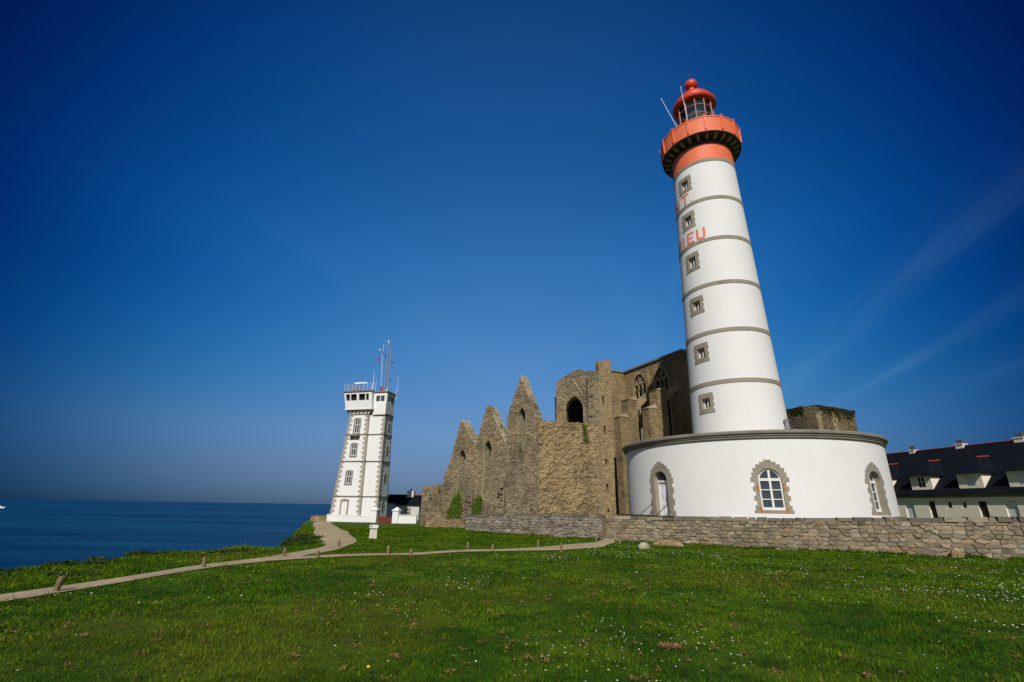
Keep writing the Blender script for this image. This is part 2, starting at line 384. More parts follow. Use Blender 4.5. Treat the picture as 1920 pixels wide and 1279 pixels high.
def plate(bm, outer, holes, y0, y1):
    """flat plate in the x-z plane with holes, from y0 (front) to y1 (back)"""
    tmp = bmesh.new()
    edges = []
    for loop in [outer] + list(holes):
        vs = [tmp.verts.new((x, y0, z)) for x, z in loop]
        for i in range(len(vs)): edges.append(tmp.edges.new((vs[i], vs[(i + 1) % len(vs)])))
    bmesh.ops.triangle_fill(tmp, use_beauty=True, use_dissolve=False, edges=edges, normal=(0, -1, 0))
    g = bmesh.ops.extrude_face_region(tmp, geom=tmp.faces[:])
    bmesh.ops.translate(tmp, verts=[v for v in g['geom'] if isinstance(v, bmesh.types.BMVert)], vec=(0, y1 - y0, 0))
    bmesh.ops.recalc_face_normals(tmp, faces=tmp.faces[:])
    merge(bm, tmp)
def merge(bm, tmp, mat=None):
    mp = {}
    for v in tmp.verts: mp[v] = bm.verts.new(mat @ v.co if mat is not None else v.co)
    for f in tmp.faces:
        try: nf = bm.faces.new([mp[v] for v in f.verts]); nf.material_index = f.material_index
        except ValueError: pass
    tmp.free()
def rect(x0, x1, z0, z1): return [(x0, z0), (x1, z0), (x1, z1), (x0, z1)]
def round_arch(cx, hw, z0, zs, n=14):
    """outline of a round-headed opening, spring at zs"""
    return [(cx - hw, z0), (cx + hw, z0)] + [(cx + hw * math.cos(math.pi * i / n), zs + hw * math.sin(math.pi * i / n)) for i in range(n + 1)]
def lancet(cx, hw, z0, zs, zt, n=8):
    """pointed arch"""
    h = zt - zs; r = (hw * hw + h * h) / (2 * hw); p = [(cx - hw, z0), (cx + hw, z0)]
    a1 = math.asin(min(1, h / r))
    for i in range(n + 1): a = a1 * i / n; p.append((cx + hw - r + r * math.cos(a), zs + r * math.sin(a)))
    for i in range(n - 1, -1, -1): a = a1 * i / n; p.append((cx - hw + r - r * math.cos(a), zs + r * math.sin(a)))
    return p
def jag(pts, step=.5, amp=.06, closed=True, keep_low=None):
    """roughen an outline: subdivide and shift points"""
    out = []; n = len(pts)
    for i in range(n if closed else n - 1):
        a, b = Vector(pts[i]), Vector(pts[(i + 1) % n]); L = (b - a).length; k = max(1, int(L / step))
        out.append(tuple(a))
        for j in range(1, k):
            p = a.lerp(b, j / k)
            if keep_low is None or p.y > keep_low: p += Vector((random.uniform(-amp, amp), random.uniform(-amp, amp)))
            out.append(tuple(p))
    return out
def in_poly(x, z, poly):
    c = False; j = len(poly) - 1
    for i in range(len(poly)):
        xi, zi = poly[i]; xj, zj = poly[j]
        if (zi > z) != (zj > z) and x < (xj - xi) * (z - zi) / (zj - zi) + xi: c = not c
        j = i
    return c
def knobs(bm, poly, holes, y, n, s=(.18, .42), d=(.02, .07)):
    """proud and uneven stones standing out of a wall face"""
    xs = [p[0] for p in poly]; zs = [p[1] for p in poly]
    for _ in range(n):
        x, z = random.uniform(min(xs), max(xs)), random.uniform(min(zs), max(zs))
        w, h, dd = random.uniform(*s) / 2, random.uniform(*s) / 3.2, random.uniform(*d)
        if not all(in_poly(x + a, z + b, poly) and not any(in_poly(x + a, z + b, hh) for hh in holes) for a in (-w, w) for b in (-h, h)): continue
        j = lambda q: q * random.uniform(.75, 1.1)
        f = [(x - j(w) * .8, y - dd * random.uniform(.7, 1), z - j(h) * .8), (x + j(w) * .8, y - dd, z - j(h) * .8), (x + j(w) * .8, y - dd * random.uniform(.7, 1), z + j(h) * .8), (x - j(w) * .8, y - dd, z + j(h) * .8)]
        bk = [(x - w, y + .05, z - h), (x + w, y + .05, z - h), (x + w, y + .05, z + h), (x - w, y + .05, z + h)]
        vf = [bm.verts.new(p) for p in f]; vb = [bm.verts.new(p) for p in bk]
        bm.faces.new(vf)
        for i in range(4): bm.faces.new((vb[i], vb[(i + 1) % 4], vf[(i + 1) % 4], vf[i]))

# ------------------------------------------------------------------ ground shape
COAST = [(-60, -60), (-22, -8), (-15.5, 4), (-12.6, 12.6), (-12.3, 16.5), (-12.2, 18.6), (-10.35, 21.4), (-10.9, 24.2), (-12.1, 27.6), (-14.6, 35), (-19.3, 48.3), (-22.1, 55.5), (-24.9, 63), (-27.6, 71), (-26, 92), (-10, 112), (40, 130), (140, 140)]
_ca = np.array(COAST, float)
def smooth(a, b, x):
    s = np.clip((x - a) / (b - a), 0, 1); return s * s * (3 - 2 * s)
def coast_dist(x, y):
    """signed distance to the cliff edge, positive on land (numpy arrays)"""
    x = np.asarray(x, float); y = np.asarray(y, float); best = np.full(x.shape, 1e9); sgn = np.ones(x.shape)
    for i in range(len(_ca) - 1):
        a, b = _ca[i], _ca[i + 1]; d = b - a; L2 = d @ d
        t = np.clip(((x - a[0]) * d[0] + (y - a[1]) * d[1]) / L2, 0, 1)
        px, py = x - a[0] - t * d[0], y - a[1] - t * d[1]; ds = np.hypot(px, py)
        side = d[0] * (y - a[1]) - d[1] * (x - a[0])
        m = ds < best; best = np.where(m, ds, best); sgn = np.where(m, np.where(side < 0, 1., -1.), sgn)
    return best * sgn
def ground_z(x, y):
    x = np.asarray(x, float); y = np.asarray(y, float)
    z = -.35 * smooth(30, 60, y)
    z = z + .022 * np.sin(x * .9 + 1.3 * np.sin(y * .35)) * np.sin(y * .8 + .7) * smooth(2, 6, np.hypot(x, y))
    cd = coast_dist(x, y)
    j = .5 * np.sin(x * 1.7 + y * .9) + .35 * np.sin(y * 2.3 - x * 1.1)
    gent = smooth(20, 23, y) * smooth(44, 34, y)
    drop = (1 - gent) * (smooth(.25, -3.2, cd + .35 * j) * 7 + smooth(-2, -9, cd + j) * 14) + gent * (smooth(.5, -2.2, cd + .25 * j) * 5 + smooth(-2, -9, cd + j) * 15)
    bank = .10 * smooth(1.6, .2, cd) * (.6 + .4 * np.sin(x * 2.1 + y * 1.3))
    bank = bank + gent * .38 * smooth(3.2, .2, cd)
    return z - drop - bank
def gz(x, y): return float(ground_z(np.array([x]), np.array([y]))[0])

def grid_axis(lo, hi, fine_lo, fine_hi, h):
    a = list(np.arange(fine_lo, fine_hi + 1e-6, h)); s = h; v = fine_lo
    left = []
    while v > lo: s *= 1.25; v -= s; left.append(v)
    s = h; v = fine_hi; right = []
    while v < hi: s *= 1.25; v += s; right.append(v)
    return np.array(left[::-1] + a + right)
def mesh_from_arrays(name, verts, faces, mat, sm=True):
    me = bpy.data.meshes.new(name); me.from_pydata(verts.tolist() if hasattr(verts, 'tolist') else verts, [], faces.tolist() if hasattr(faces, 'tolist') else faces)
    me.materials.append(mat)
    if sm: me.polygons.foreach_set('use_smooth', [True] * len(me.polygons))
    me.update(); o = bpy.data.objects.new(name, me); COL.objects.link(o); return o
def build_ground():
    xs = grid_axis(-200, 260, -36, 34, .45); ys = grid_axis(-120, 220, -6, 70, .45)
    X, Y = np.meshgrid(xs, ys); Z = ground_z(X, Y); Z = np.maximum(Z, -24)
    V = np.stack([X, Y, Z], -1).reshape(-1, 3); nx = len(xs); idx = np.arange(len(V)).reshape(len(ys), nx)
    F = np.stack([idx[:-1, :-1], idx[:-1, 1:], idx[1:, 1:], idx[1:, :-1]], -1).reshape(-1, 4)
    o = mesh_from_arrays('ground', V, F, M['turf']); tag(o, kind='structure')
    bm = bmesh.new(); n = 96
    rings = [0, 60, 200, 700, 2500, 9000, 30000, 70000]
    prev = None; c = bm.verts.new((0, 40, -20.5))
    for r in rings[1:]:
        ring = [bm.verts.new((r * math.cos(2 * math.pi * i / n), 40 + r * math.sin(2 * math.pi * i / n), -20.5)) for i in range(n)]
        for i in range(n):
            if prev is None: bm.faces.new((c, ring[i], ring[(i + 1) % n]))
            else: bm.faces.new((prev[i], ring[i], ring[(i + 1) % n], prev[(i + 1) % n]))
        prev = ring
    tag(link('sea', bm, M['sea']), kind='structure')
build_ground()

PATH1_L = [(-9.6, 7.0), (-9.36, 9.88), (-8.99, 10.8), (-8.66, 12.07), (-8.44, 14.39), (-7.95, 16.48), (-7.68, 18.36), (-7.50, 19.98), (-7.87, 22.37), (-9.38, 26.02), (-11.97, 31.7), (-16.2, 42.5), (-21.0, 54.78), (-23.3, 61.5)]
PATH1_R = [(-8.9, 6.6), (-8.68, 9.2), (-8.42, 10.2), (-8.05, 11.32), (-7.86, 13.53), (-7.42, 15.61), (-7.0, 16.77), (-6.5, 19.2), (-6.9, 23.48), (-7.91, 26.39), (-9.65, 31.11), (-13.76, 41.03), (-19.9, 57.0), (-21.2, 62)]
PATH2_A = [(-7.75, 16.3), (-6.89, 17.16), (-5.39, 17.96), (-3.55, 18.88), (-1.15, 20.92), (1.05, 22.15), (2.66, 24.3), (4.45, 26.45), (5.22, 28.4), (5.6, 30.5)]
PATH2_B = [(-7.3, 15.7), (-6.56, 16.47), (-5.12, 17.19), (-3.4, 18.2), (-1.05, 19.95), (1.0, 20.95), (2.35, 21.2), (4.05, 22.95), (5.62, 26.9), (6.4, 29.8)]
def resample(p, n):
    p = np.array(p, float); d = np.r_[0, np.cumsum(np.hypot(*np.diff(p, axis=0).T))]; s = np.linspace(0, d[-1], n)
    q = np.stack([np.interp(s, d, p[:, 0]), np.interp(s, d, p[:, 1])], -1)
    for _ in range(3): q[1:-1] = .25 * q[:-2] + .5 * q[1:-1] + .25 * q[2:]
    return q
PATH_POLYS = []
def build_path(A, B, n=110, lift=.018):
    a, b = resample(A, n), resample(B, n); k = 7
    a += .06 * np.stack([np.sin(np.arange(n) * .31), np.cos(np.arange(n) * .47)], -1); b += .06 * np.stack([np.sin(np.arange(n) * .37 + 1), np.cos(np.arange(n) * .53)], -1)
    V = []
    for i in range(n):
        for j in range(k):
            p = a[i] + (b[i] - a[i]) * j / (k - 1); V.append((p[0], p[1], 0))
    V = np.array(V); V[:, 2] = ground_z(V[:, 0], V[:, 1]) + lift
    F = [(i * k + j, i * k + j + 1, (i + 1) * k + j + 1, (i + 1) * k + j) for i in range(n - 1) for j in range(k - 1)]
    PATH_POLYS.append(np.vstack([a, b[::-1]]))
    return tag(mesh_from_arrays('path', V, np.array(F), M['gravel']), kind='structure')
build_path(PATH1_L, PATH1_R); build_path(PATH2_A, PATH2_B, 80, .026)
def inside(px, py, poly):
    c = np.zeros(px.shape, bool); n = len(poly); j = n - 1
    for i in range(n):
        xi, yi = poly[i]; xj, yj = poly[j]
        if yi != yj:
            m = ((yi > py) != (yj > py)) & (px < (xj - xi) * (py - yi) / (yj - yi) + xi); c ^= m
        j = i
    return c

# ------------------------------------------------------------------ lighthouse
LH = (14.884, 31.124, 0.0)
DR = 7.27
def T(z): return 3.05 - .0305 * z
def cpt(phi, r, z): return (r * math.sin(phi), -r * math.cos(phi), z)
def cyl_wall(bm, Rf, z0, z1, openings, step=R(2.5)):
    """wall of a round tower with openings; an opening is (phi0, half angle, z sill, head function of phi)"""
    ph = list(np.arange(-math.pi, math.pi + 1e-6, step)); ph[-1] = math.pi
    for o in openings: ph += list(np.linspace(o[0] - o[1], o[0] + o[1], 17))
    ph = sorted(set(round(p, 6) for p in ph))
    for a, b in zip(ph[:-1], ph[1:]):
        if b - a < 1e-5: continue
        mid = (a + b) / 2; segs = [(z0, z0, z1, z1)]
        for o in openings:
            if abs(mid - o[0]) < o[1]:
                out = []
                for (la, lb, ha, hb) in segs:
                    if la <= o[2] <= ha: out += [(la, lb, o[2], o[2]), (o[3](a), o[3](b), ha, hb)]
                    else: out.append((la, lb, ha, hb))
                segs = sorted(out)
        for la, lb, ha, hb in segs:
            bm.faces.new([bm.verts.new(cpt(p, Rf(z), z)) for p, z in ((a, la), (b, lb), (b, hb), (a, ha))])
    bmesh.ops.remove_doubles(bm, verts=bm.verts[:], dist=1e-4)
def surround(bm, Rf, phi0, zb, zsill, zs, hw, rise, rows, proud, depth):
    """toothed stone surround of an opening in a round wall, with its reveal"""
    def wi(z):
        if z < zsill - 1e-6: return 0
        if z <= zs: return hw
        if rise <= 0 or z >= zs + rise: return 0
        return hw * math.sqrt(max(0, 1 - ((z - zs) / rise) ** 2))
    def outer(z):
        for za, zb2, w in rows:
            if za <= z < zb2: return w
        return rows[-1][2]
    zl = sorted(set([zb, zsill, zs, rows[-1][1]] + [r[0] for r in rows] + ([zs + rise * math.sin(math.pi / 2 * i / 12) for i in range(13)] if rise > 0 else [])))
    zl = [z for z in zl if zb <= z <= rows[-1][1]]
    for za, z2 in zip(zl[:-1], zl[1:]):
        if z2 - za < 1e-5: continue
        zm = (za + z2) / 2; wo = outer(zm)
        inside_ = zm > zsill and (zm < zs + max(rise, 0) if rise > 0 else zm < zs)
        parts = [(-wo, wo, -wo, wo)]
        if inside_:
            ia, ib = (wi(za + 1e-9), wi(z2 - 1e-9))
            parts = [(-wo, -ia, -wo, -ib), (ia, wo, ib, wo)]
        for a0, a1, b0, b1 in parts:
            n = 5
            for k in range(n):
                u = lambda lo, hi, q: lo + (hi - lo) * q / n
                pts = [(u(a0, a1, k), za), (u(a0, a1, k + 1), za), (u(b0, b1, k + 1), z2), (u(b0, b1, k), z2)]
                bm.faces.new([bm.verts.new(cpt(phi0 + x / Rf(z), Rf(z) + proud, z)) for x, z in pts])
    bmesh.ops.remove_doubles(bm, verts=bm.verts[:], dist=1e-4)
    bmesh.ops.recalc_face_normals(bm, faces=bm.faces[:])
    be = [e for e in bm.edges if len(e.link_faces) == 1]
    g = bmesh.ops.extrude_edge_only(bm, edges=be)
    for v in [v for v in g['geom'] if isinstance(v, bmesh.types.BMVert)]:
        r = math.hypot(v.co.x, v.co.y); k = (r - depth - proud) / r; v.co.x *= k; v.co.y *= k
def at_wall(bm, phi, r, start=0):
    """move geometry from a local window plane (x right, y back, z up) onto the wall at angle phi"""
    m = Matrix.Rotation(phi, 4, 'Z') @ Matrix.Translation((0, -r, 0))
    bm.verts.ensure_lookup_table()
    for v in bm.verts[start:]: v.co = m @ v.co

deg_of = math.degrees
def build_lighthouse():
    L = thing('lighthouse', 'tall white round lighthouse with orange gallery, red dome and wide white drum base', 'lighthouse', LH, R(-25.557))
    rowsW = []
    def teeth(zb, zt, w0, w1, pitch, first=0):
        z = zb; k = first; out = []
        while z < zt - 1e-4: out.append((z, min(zt, z + pitch), w0 if k % 2 == 0 else w1)); z += pitch; k += 1
        return out
    # --- drum
    ops = []
    for deg, zsill, hw, zs, rise, kind in ((-36.9, .9, .47, 3.21, .47, 'door'), (8.2, 1.69, .515, 3.10, .53, 'window'), (53.1, 1.69, .515, 3.10, .53, 'window'), (98, 1.69, .515, 3.10, .53, 'window'), (-82, 1.69, .515, 3.10, .53, 'window'), (143, 1.69, .515, 3.10, .53, 'window')):
        p0 = R(deg); ha = hw / DR
        head = (lambda p, p0=p0, hw=hw, zs=zs, rise=rise: zs + rise * math.sqrt(max(0, 1 - ((p - p0) * DR / hw) ** 2)))
        ops.append((p0, ha, zsill, head)); ops[-1] = ops[-1] + (hw, zs, rise, kind)
    bm = bmesh.new(); cyl_wall(bm, lambda z: DR, -.3, 5.2, [o[:4] for o in ops])
    link('drum_wall', bm, M['white2'], L, True)
    for p0, ha, zsill, head, hw, zs, rise, kind in ops:
        zt = zs + rise
        if kind == 'window':
            rows = [(1.55, 1.69, .86)] + teeth(1.69, 3.0, .80, .70, .22) + [(3.0, 3.22, .86), (3.22, 3.44, .78), (3.44, 3.66, .70), (3.66, 3.83, .55), (3.83, 3.95, .37), (3.95, 4.06, .17)]
            zb = 1.55
        else:
            rows = teeth(.7, 3.0, .90, .80, .30) + [(3.0, 3.3, .90), (3.3, 3.55, .82), (3.55, 3.78, .72), (3.78, 3.95, .56), (3.95, 4.08, .38), (4.08, 4.2, .18)]
            zb = .7
        bm = bmesh.new(); surround(bm, lambda z: DR, p0, zb, zsill, zs, hw, rise, rows, .015, .34); sr = link('surround', bm, M['granite'], L)
        rr = (DR - .08 if 0 < deg_of(p0) < 20 else DR - .27) if kind == 'window' else DR - .26
        if kind == 'window':
            bm = bmesh.new(); fw = .075
            inner = round_arch(0, hw - fw, zsill + .09, zs - .0)
            plate(bm, [(x, z) for x, z in round_arch(0, hw + .01, zsill, zs, 18)], [round_arch(0, hw - fw, zsill + fw, zs, 18)], 0, .10)
            box(bm, -hw + .02, hw - .02, -.012, .09, zs - .055, zs + .075)
            box(bm, -.05, .05, -.018, .088, zsill + .01, zs + rise - .02)
            for zz in (zsill + .5, zsill + .94): box(bm, -hw + .03, hw - .03, .008, .08, zz - .022, zz + .022)
            box(bm, -hw + .02, hw - .02, -.014, .08, zsill + .004, zsill + .13)
            at_wall(bm, p0, rr); fr = link('window', bm, M['frame'], L)
            bm = bmesh.new(); plate(bm, round_arch(0, hw, zsill, zs, 18), [], .055, .065); at_wall(bm, p0, rr); link('pane', bm, M['glass'], fr)
            if 0 < deg_of(p0) < 20:
                for sx in (-1, 1):
                    for (za, zb2, w) in ((1.56, 1.80, .085), (2.55, 2.95, .05)):
                        bm = bmesh.new(); n = 9; pa = []; pb = []
                        for i in range(n):
                            z = za + (zb2 - za) * i / (n - 1); ww = w * (.35 + .65 * math.sin(math.pi * (i + .6) / n)) * random.uniform(.6, 1.1); cx = sx * (hw + .045)
                            pa.append(cpt(p0 + (cx - ww) / DR, DR + .019, z)); pb.append(cpt(p0 + (cx + ww) / DR, DR + .019, z))
                        va = [bm.verts.new(p) for p in pa]; vb = [bm.verts.new(p) for p in pb]
                        for i in range(n - 1): bm.faces.new((va[i], vb[i], vb[i + 1], va[i + 1]))
                        link('rust_stain', bm, M['rust'], fr)
        else:
            bm = bmesh.new()
            plate(bm, rect(-hw - .02, hw + .02, zsill, 3.16), [rect(-hw + .07, hw - .07, zsill + .02, 3.06)], 0, .09)
            box(bm, -hw - .01, hw + .01, -.04, .08, 3.085, 3.19)
            at_wall(bm, p0, rr); link('door_frame', bm, M['frame'], L)
            bm = bmesh.new(); box(bm, -hw + .07, hw - .07, .03, .09, zsill + .02, 3.06)
            for za, zb2 in ((1.05, 1.75), (1.85, 2.35), (2.45, 2.95)):
                for sx in (-1, 1):
                    plate(bm, rect(sx * .19 - .13, sx * .19 + .13, za, zb2), [rect(sx * .19 - .10, sx * .19 + .10, za + .03, zb2 - .03)], .012, .032)
            at_wall(bm, p0, rr); dl = link('door', bm, M['door'], L)
            bm = bmesh.new(); box(bm, .27, .31, -.02, .03, 1.78, 2.0); tube(bm, (.29, -.03, 1.88), (.20, -.03, 1.88), .012); at_wall(bm, p0, rr); link('handle', bm, M['darkmetal'], dl)
            bm = bmesh.new(); plate(bm, round_arch(0, hw + .01, 3.17, 3.21, 16), [], .04, .06); at_wall(bm, p0, rr); link('fanlight', bm, M['glass'], L)
            bm = bmesh.new(); box(bm, .36, .50, -.02, .0, 2.35, 2.66); at_wall(bm, p0, DR - .05); s = link('door_plaque', bm, M['blue'], L)
            bm = bmesh.new(); box(bm, .365, .495, -.026, -.021, 2.35, 2.44); at_wall(bm, p0, DR - .05); link('plaque_foot', bm, M['redwood'], s)
    bm = bmesh.new()
    lathe(bm, [(DR - .3, 5.09), (DR + .03, 5.09), (DR + .10, 5.13), (DR + .10, 5.20), (DR + .155, 5.235), (DR + .155, 5.30), (DR + .24, 5.345), (DR + .25, 5.44), (DR + .21, 5.50), (DR - .3, 5.53)], 128)
    link('cornice', bm, M['granite_grey'], L, False)
    bm = bmesh.new(); lathe(bm, [(2.6, 5.62), (DR - .29, 5.50)], 96); link('drum_roof', bm, M['granite_grey'], L, True)
    # --- tower
    WZ = [(24.1, 25.45), (20.93, 22.3), (17.5, 18.9), (14.2, 15.47), (10.77, 12.07), (7.42, 8.69)]
    p0 = R(-37.5); tops = []
    for zb, zt in WZ: tops.append((p0, .31 / T((zb + zt) / 2), zb + .30, (lambda p, z=zt - .32: z)))
    bm = bmesh.new(); cyl_wall(bm, T, 5.5, 26.18, tops); link('tower_wall', bm, M['white'], L, True)
    for zb, zt in WZ:
        h = zt - zb
        rows = [(zb, zb + .22, .60)] + teeth(zb + .22, zt - .24, .53, .60, (h - .46) / 4) + [(zt - .24, zt, .56)]
        bm = bmesh.new(); surround(bm, T, p0, zb, zb + .30, zt - .32, .31, 0, rows, .03, .24); sr = link('surround', bm, M['granite'], L)
        rr = T((zb + zt) / 2) - .17
        bm = bmesh.new(); za, zc = zb + .30, zt - .32
        plate(bm, rect(-.33, .33, za - .01, zc + .01), [rect(-.20, -.04, za + .07, zc - .02), rect(.05, .23, za + .07, zc - .02)], 0, .06)
        at_wall(bm, p0, rr); fr = link('window', bm, M['frame'], L)
        bm = bmesh.new(); box(bm, -.3, .3, .035, .045, za, zc); at_wall(bm, p0, rr); link('pane', bm, M['dark'], fr)
    for zc in (26.25, 22.87, 19.52, 16.08, 12.67, 9.27):
        bm = bmesh.new(); r = T(zc); lathe(bm, [(r - .1, zc - .15), (r + .035, zc - .14), (r + .04, zc + .12), (r - .1, zc + .15)], 72); link('stone_band', bm, M['granite'], L)
    # --- painted letters
    def letter(strokes, a0, a1, z0, z1):
        bm = bmesh.new(); w = abs(a1 - a0)
        for (x0, y0, x1, y1, th) in strokes:
            # stroke from (x0,y0) to (x1,y1) in unit letter box, th metres thick
            r = T((z0 + z1) / 2) + .012; wm = R(w) * r; hm = z1 - z0
            p, q = Vector((x0 * wm, y0 * hm)), Vector((x1 * wm, y1 * hm)); d = q - p
            nn = Vector((-d.y, d.x)).normalized() * th / 2; n = max(2, int(abs(d.x) / .06)); va = []; vb = []
            for i in range(n + 1):
                s = p.lerp(q, i / n)
                for lst, v in ((va, s + nn), (vb, s - nn)):
                    z = z0 + v.y; lst.append(bm.verts.new(cpt(R(a0) + v.x / r, T(z) + .012, z)))
            for i in range(n): bm.faces.new((va[i], vb[i], vb[i + 1], va[i + 1]))
        link('painted_letter', bm, M['letter'], L, rec=False)
    th = .17; e = .085; t2 = .14
    G = {'N': [(.11, 0, .11, 1, th), (.89, 0, .89, 1, th), (.14, .95, .86, .05, th)],
         'T': [(.5, 0, .5, 1, th), (0, 1 - e, 1, 1 - e, th)], 'I': [(.5, 0, .5, 1, th)],
         'H': [(.11, 0, .11, 1, th), (.89, 0, .89, 1, th), (.1, .5, .9, .5, t2)],
         'E': [(.11, 0, .11, 1, th), (.1, e, 1, e, th), (.1, .5, .85, .5, t2), (.1, 1 - e, 1, 1 - e, th)],
         'U': [(.11, .18, .11, 1, th), (.89, .18, .89, 1, th), (.09, .22, .30, .05, th), (.25, e, .75, e, th), (.70, .05, .91, .22, th)],
         'A': [(0.06, 0, .5, 1, th), (.94, 0, .5, 1, th), (.22, .33, .78, .33, t2)],
         'M': [(.09, 0, .09, 1, th), (.91, 0, .91, 1, th), (.1, .96, .5, .3, th), (.9, .96, .5, .3, th)],
         'S': [(.1, e, .8, e, th), (.86, .1, .86, .48, th), (.14, .5, .86, .5, th), (.14, .52, .14, .9, th), (.2, 1 - e, .92, 1 - e, th)],
         '.': [(.1, .5, .9, .5, .10)]}
    for ch, a0, a1 in (('T', -49, -31), ('N', -75.5, -57), ('I', -86, -82), ('A', -112, -94), ('S', -136, -119)): letter(G[ch], a0, a1, 23.05, 23.96)
    letter(G['.'], -28.9, -25.2, 23.05, 23.22)
    for ch, a0, a1 in (('U', -24.2, -9.6), ('E', -43, -28.9), ('I', -55, -50.5), ('H', -75.5, -61.5), ('T', -97, -81), ('A', -119, -102), ('M', -143, -124)): letter(G[ch], a0, a1, 19.69, 20.58)
    # --- gallery
    bm = bmesh.new(); lathe(bm, [(T(26.4) + .02, 26.38), (T(27.8) + .02, 27.8)], 64); link('orange_collar', bm, M['orange'], L, True)
    bm = bmesh.new(); lathe(bm, [(1.2, 27.78), (2.27, 27.78), (2.30, 27.86), (2.27, 28.22), (2.94, 28.24), (2.94, 28.38), (1.2, 28.40)], 72); link('gallery_slab', bm, M['slabshade'], L)
    for k in range(26):
        a = 2 * math.pi * k / 26; bm = bmesh.new()
        hexa(bm, [(-.10, -2.52, 28.02), (.10, -2.52, 28.02), (.10, -2.2, 28.02), (-.10, -2.2, 28.02)], [(-.10, -2.80, 28.235), (.10, -2.80, 28.235), (.10, -2.2, 28.235), (-.10, -2.2, 28.235)])
        bmesh.ops.rotate(bm, verts=bm.verts, cent=(0, 0, 0), matrix=Matrix.Rotation(a, 3, 'Z')); link('corbel', bm, M['corbel'], L)
    bm = bmesh.new(); lathe(bm, [(2.86, 28.37), (2.95, 28.30), (2.955, 29.55), (2.99, 29.57), (2.99, 29.66), (2.85, 29.66), (2.85, 28.37)], 90); link('parapet', bm, M['orange'], L)
    for k in range(15):
        a = R(-12.4 + 24 * k); bm = bmesh.new(); box(bm, -.055, .055, -3.03, -2.90, 28.42, 29.78); box(bm, -.075, .075, -3.05, -2.88, 29.68, 29.76)
        bmesh.ops.rotate(bm, verts=bm.verts, cent=(0, 0, 0), matrix=Matrix.Rotation(a, 3, 'Z')); link('parapet_rib', bm, M['orange'], L)
    # --- lantern
    bm = bmesh.new(); lathe(bm, [(1.5, 28.36), (1.5, 29.7), (1.43, 29.76), (1.36, 29.76)], 48); link('lantern_base', bm, M['red'], L)
    bm = bmesh.new(); n = 12
    for k in range(n):
        a = R(4.1 + 30 * k); b = a + R(30); tube(bm, cpt(a, 1.40, 29.7), cpt(a, 1.40, 33.15), .045, n=6)
        for z in (29.85, 30.75, 31.58, 32.42, 33.08): tube(bm, cpt(a, 1.385, z), cpt(b, 1.385, z), .032, n=6)
    link('lantern_frame', bm, M['wmetal_red'] if 'wmetal_red' in M else M['lanternframe'], L)
    bm = bmesh.new()
    for k in range(n):
        a = R(4.1 + 30 * k); b = a + R(30); bm.faces.new([bm.verts.new(cpt(p, 1.36, z)) for p, z in ((a, 29.8), (b, 29.8), (b, 33.12), (a, 33.12))])
    link('lantern_pane', bm, M['lanternglass'], L)
    bm = bmesh.new(); prof = []
    for i in range(25):
        z = 29.9 + 2.6 * i / 24; prof.append((.72 + .16 * math.sin(math.pi * i / 24) + (.045 if i % 2 else 0), z))
    lathe(bm, prof, 32, caps=True); link('lens', bm, M['lens'], L)
    bm = bmesh.new(); lathe(bm, [(1.30, 29.8), (1.30, 33.1)], 36, a0=R(-15), a1=R(195)); link('lantern_curtain', bm, M['curtain'], L)
    bm = bmesh.new(); lathe(bm, [(1.2, 33.02), (1.52, 33.05), (1.66, 33.12), (1.72, 33.26), (1.70, 33.42), (1.58, 33.46), (1.58, 33.60), (1.52, 33.66), (1.50, 33.78), (1.42, 33.86), (1.30, 34.06), (1.05, 34.36), (.75, 34.60), (.46, 34.76), (.34, 34.86), (.33, 35.02), (.30, 35.06), (.30, 35.26), (.36, 35.32)], 60); link('dome', bm, M['red'], L)
    bm = bmesh.new(); prof = [(max(.001, .52 * math.cos(t)), 35.76 + .52 * math.sin(t)) for t in np.linspace(-1.15, math.pi / 2, 16)]; lathe(bm, prof, 32); link('ball', bm, M['red'], L, True)
    bm = bmesh.new(); tube(bm, (0, 0, 36.2), (0, 0, 37.2), .03, .022, 6); tube(bm, (0, 0, 37.2), (0, 0, 38.3), .018, .008, 6); box(bm, -.09, .09, -.01, .01, 36.95, 37.0); link('lightning_rod', bm, M['darkmetal'], L)
    for p, q in (((-1.27, -2.5, 29.3), (-2.28, -2.5, 32.85)), ((-.54, -2.62, 29.3), (-.75, -2.5, 33.4))):
        bm = bmesh.new(); tube(bm, p, q, .028, .02, 6); tube(bm, q, (q[0] - .02, q[1], q[2] + .13), .036, .036, 6); link('antenna', bm, M['wmetal'], L)
    # lamp on the drum roof
    a = R(60); q = Vector(cpt(a, 3.05, 0)); bm = bmesh.new(); tube(bm, (q.x, q.y, 5.5), (q.x, q.y, 6.25), .045); lathe(bm, [(.01, 6.25), (.13, 6.25), (.17, 6.32), (.17, 6.40), (.12, 6.42), (.12, 6.78), (.17, 6.80), (.17, 6.86), (.02, 6.96)], 14, (q.x, q.y)); link('roof_lamp', bm, M['metal'], L)
    return L
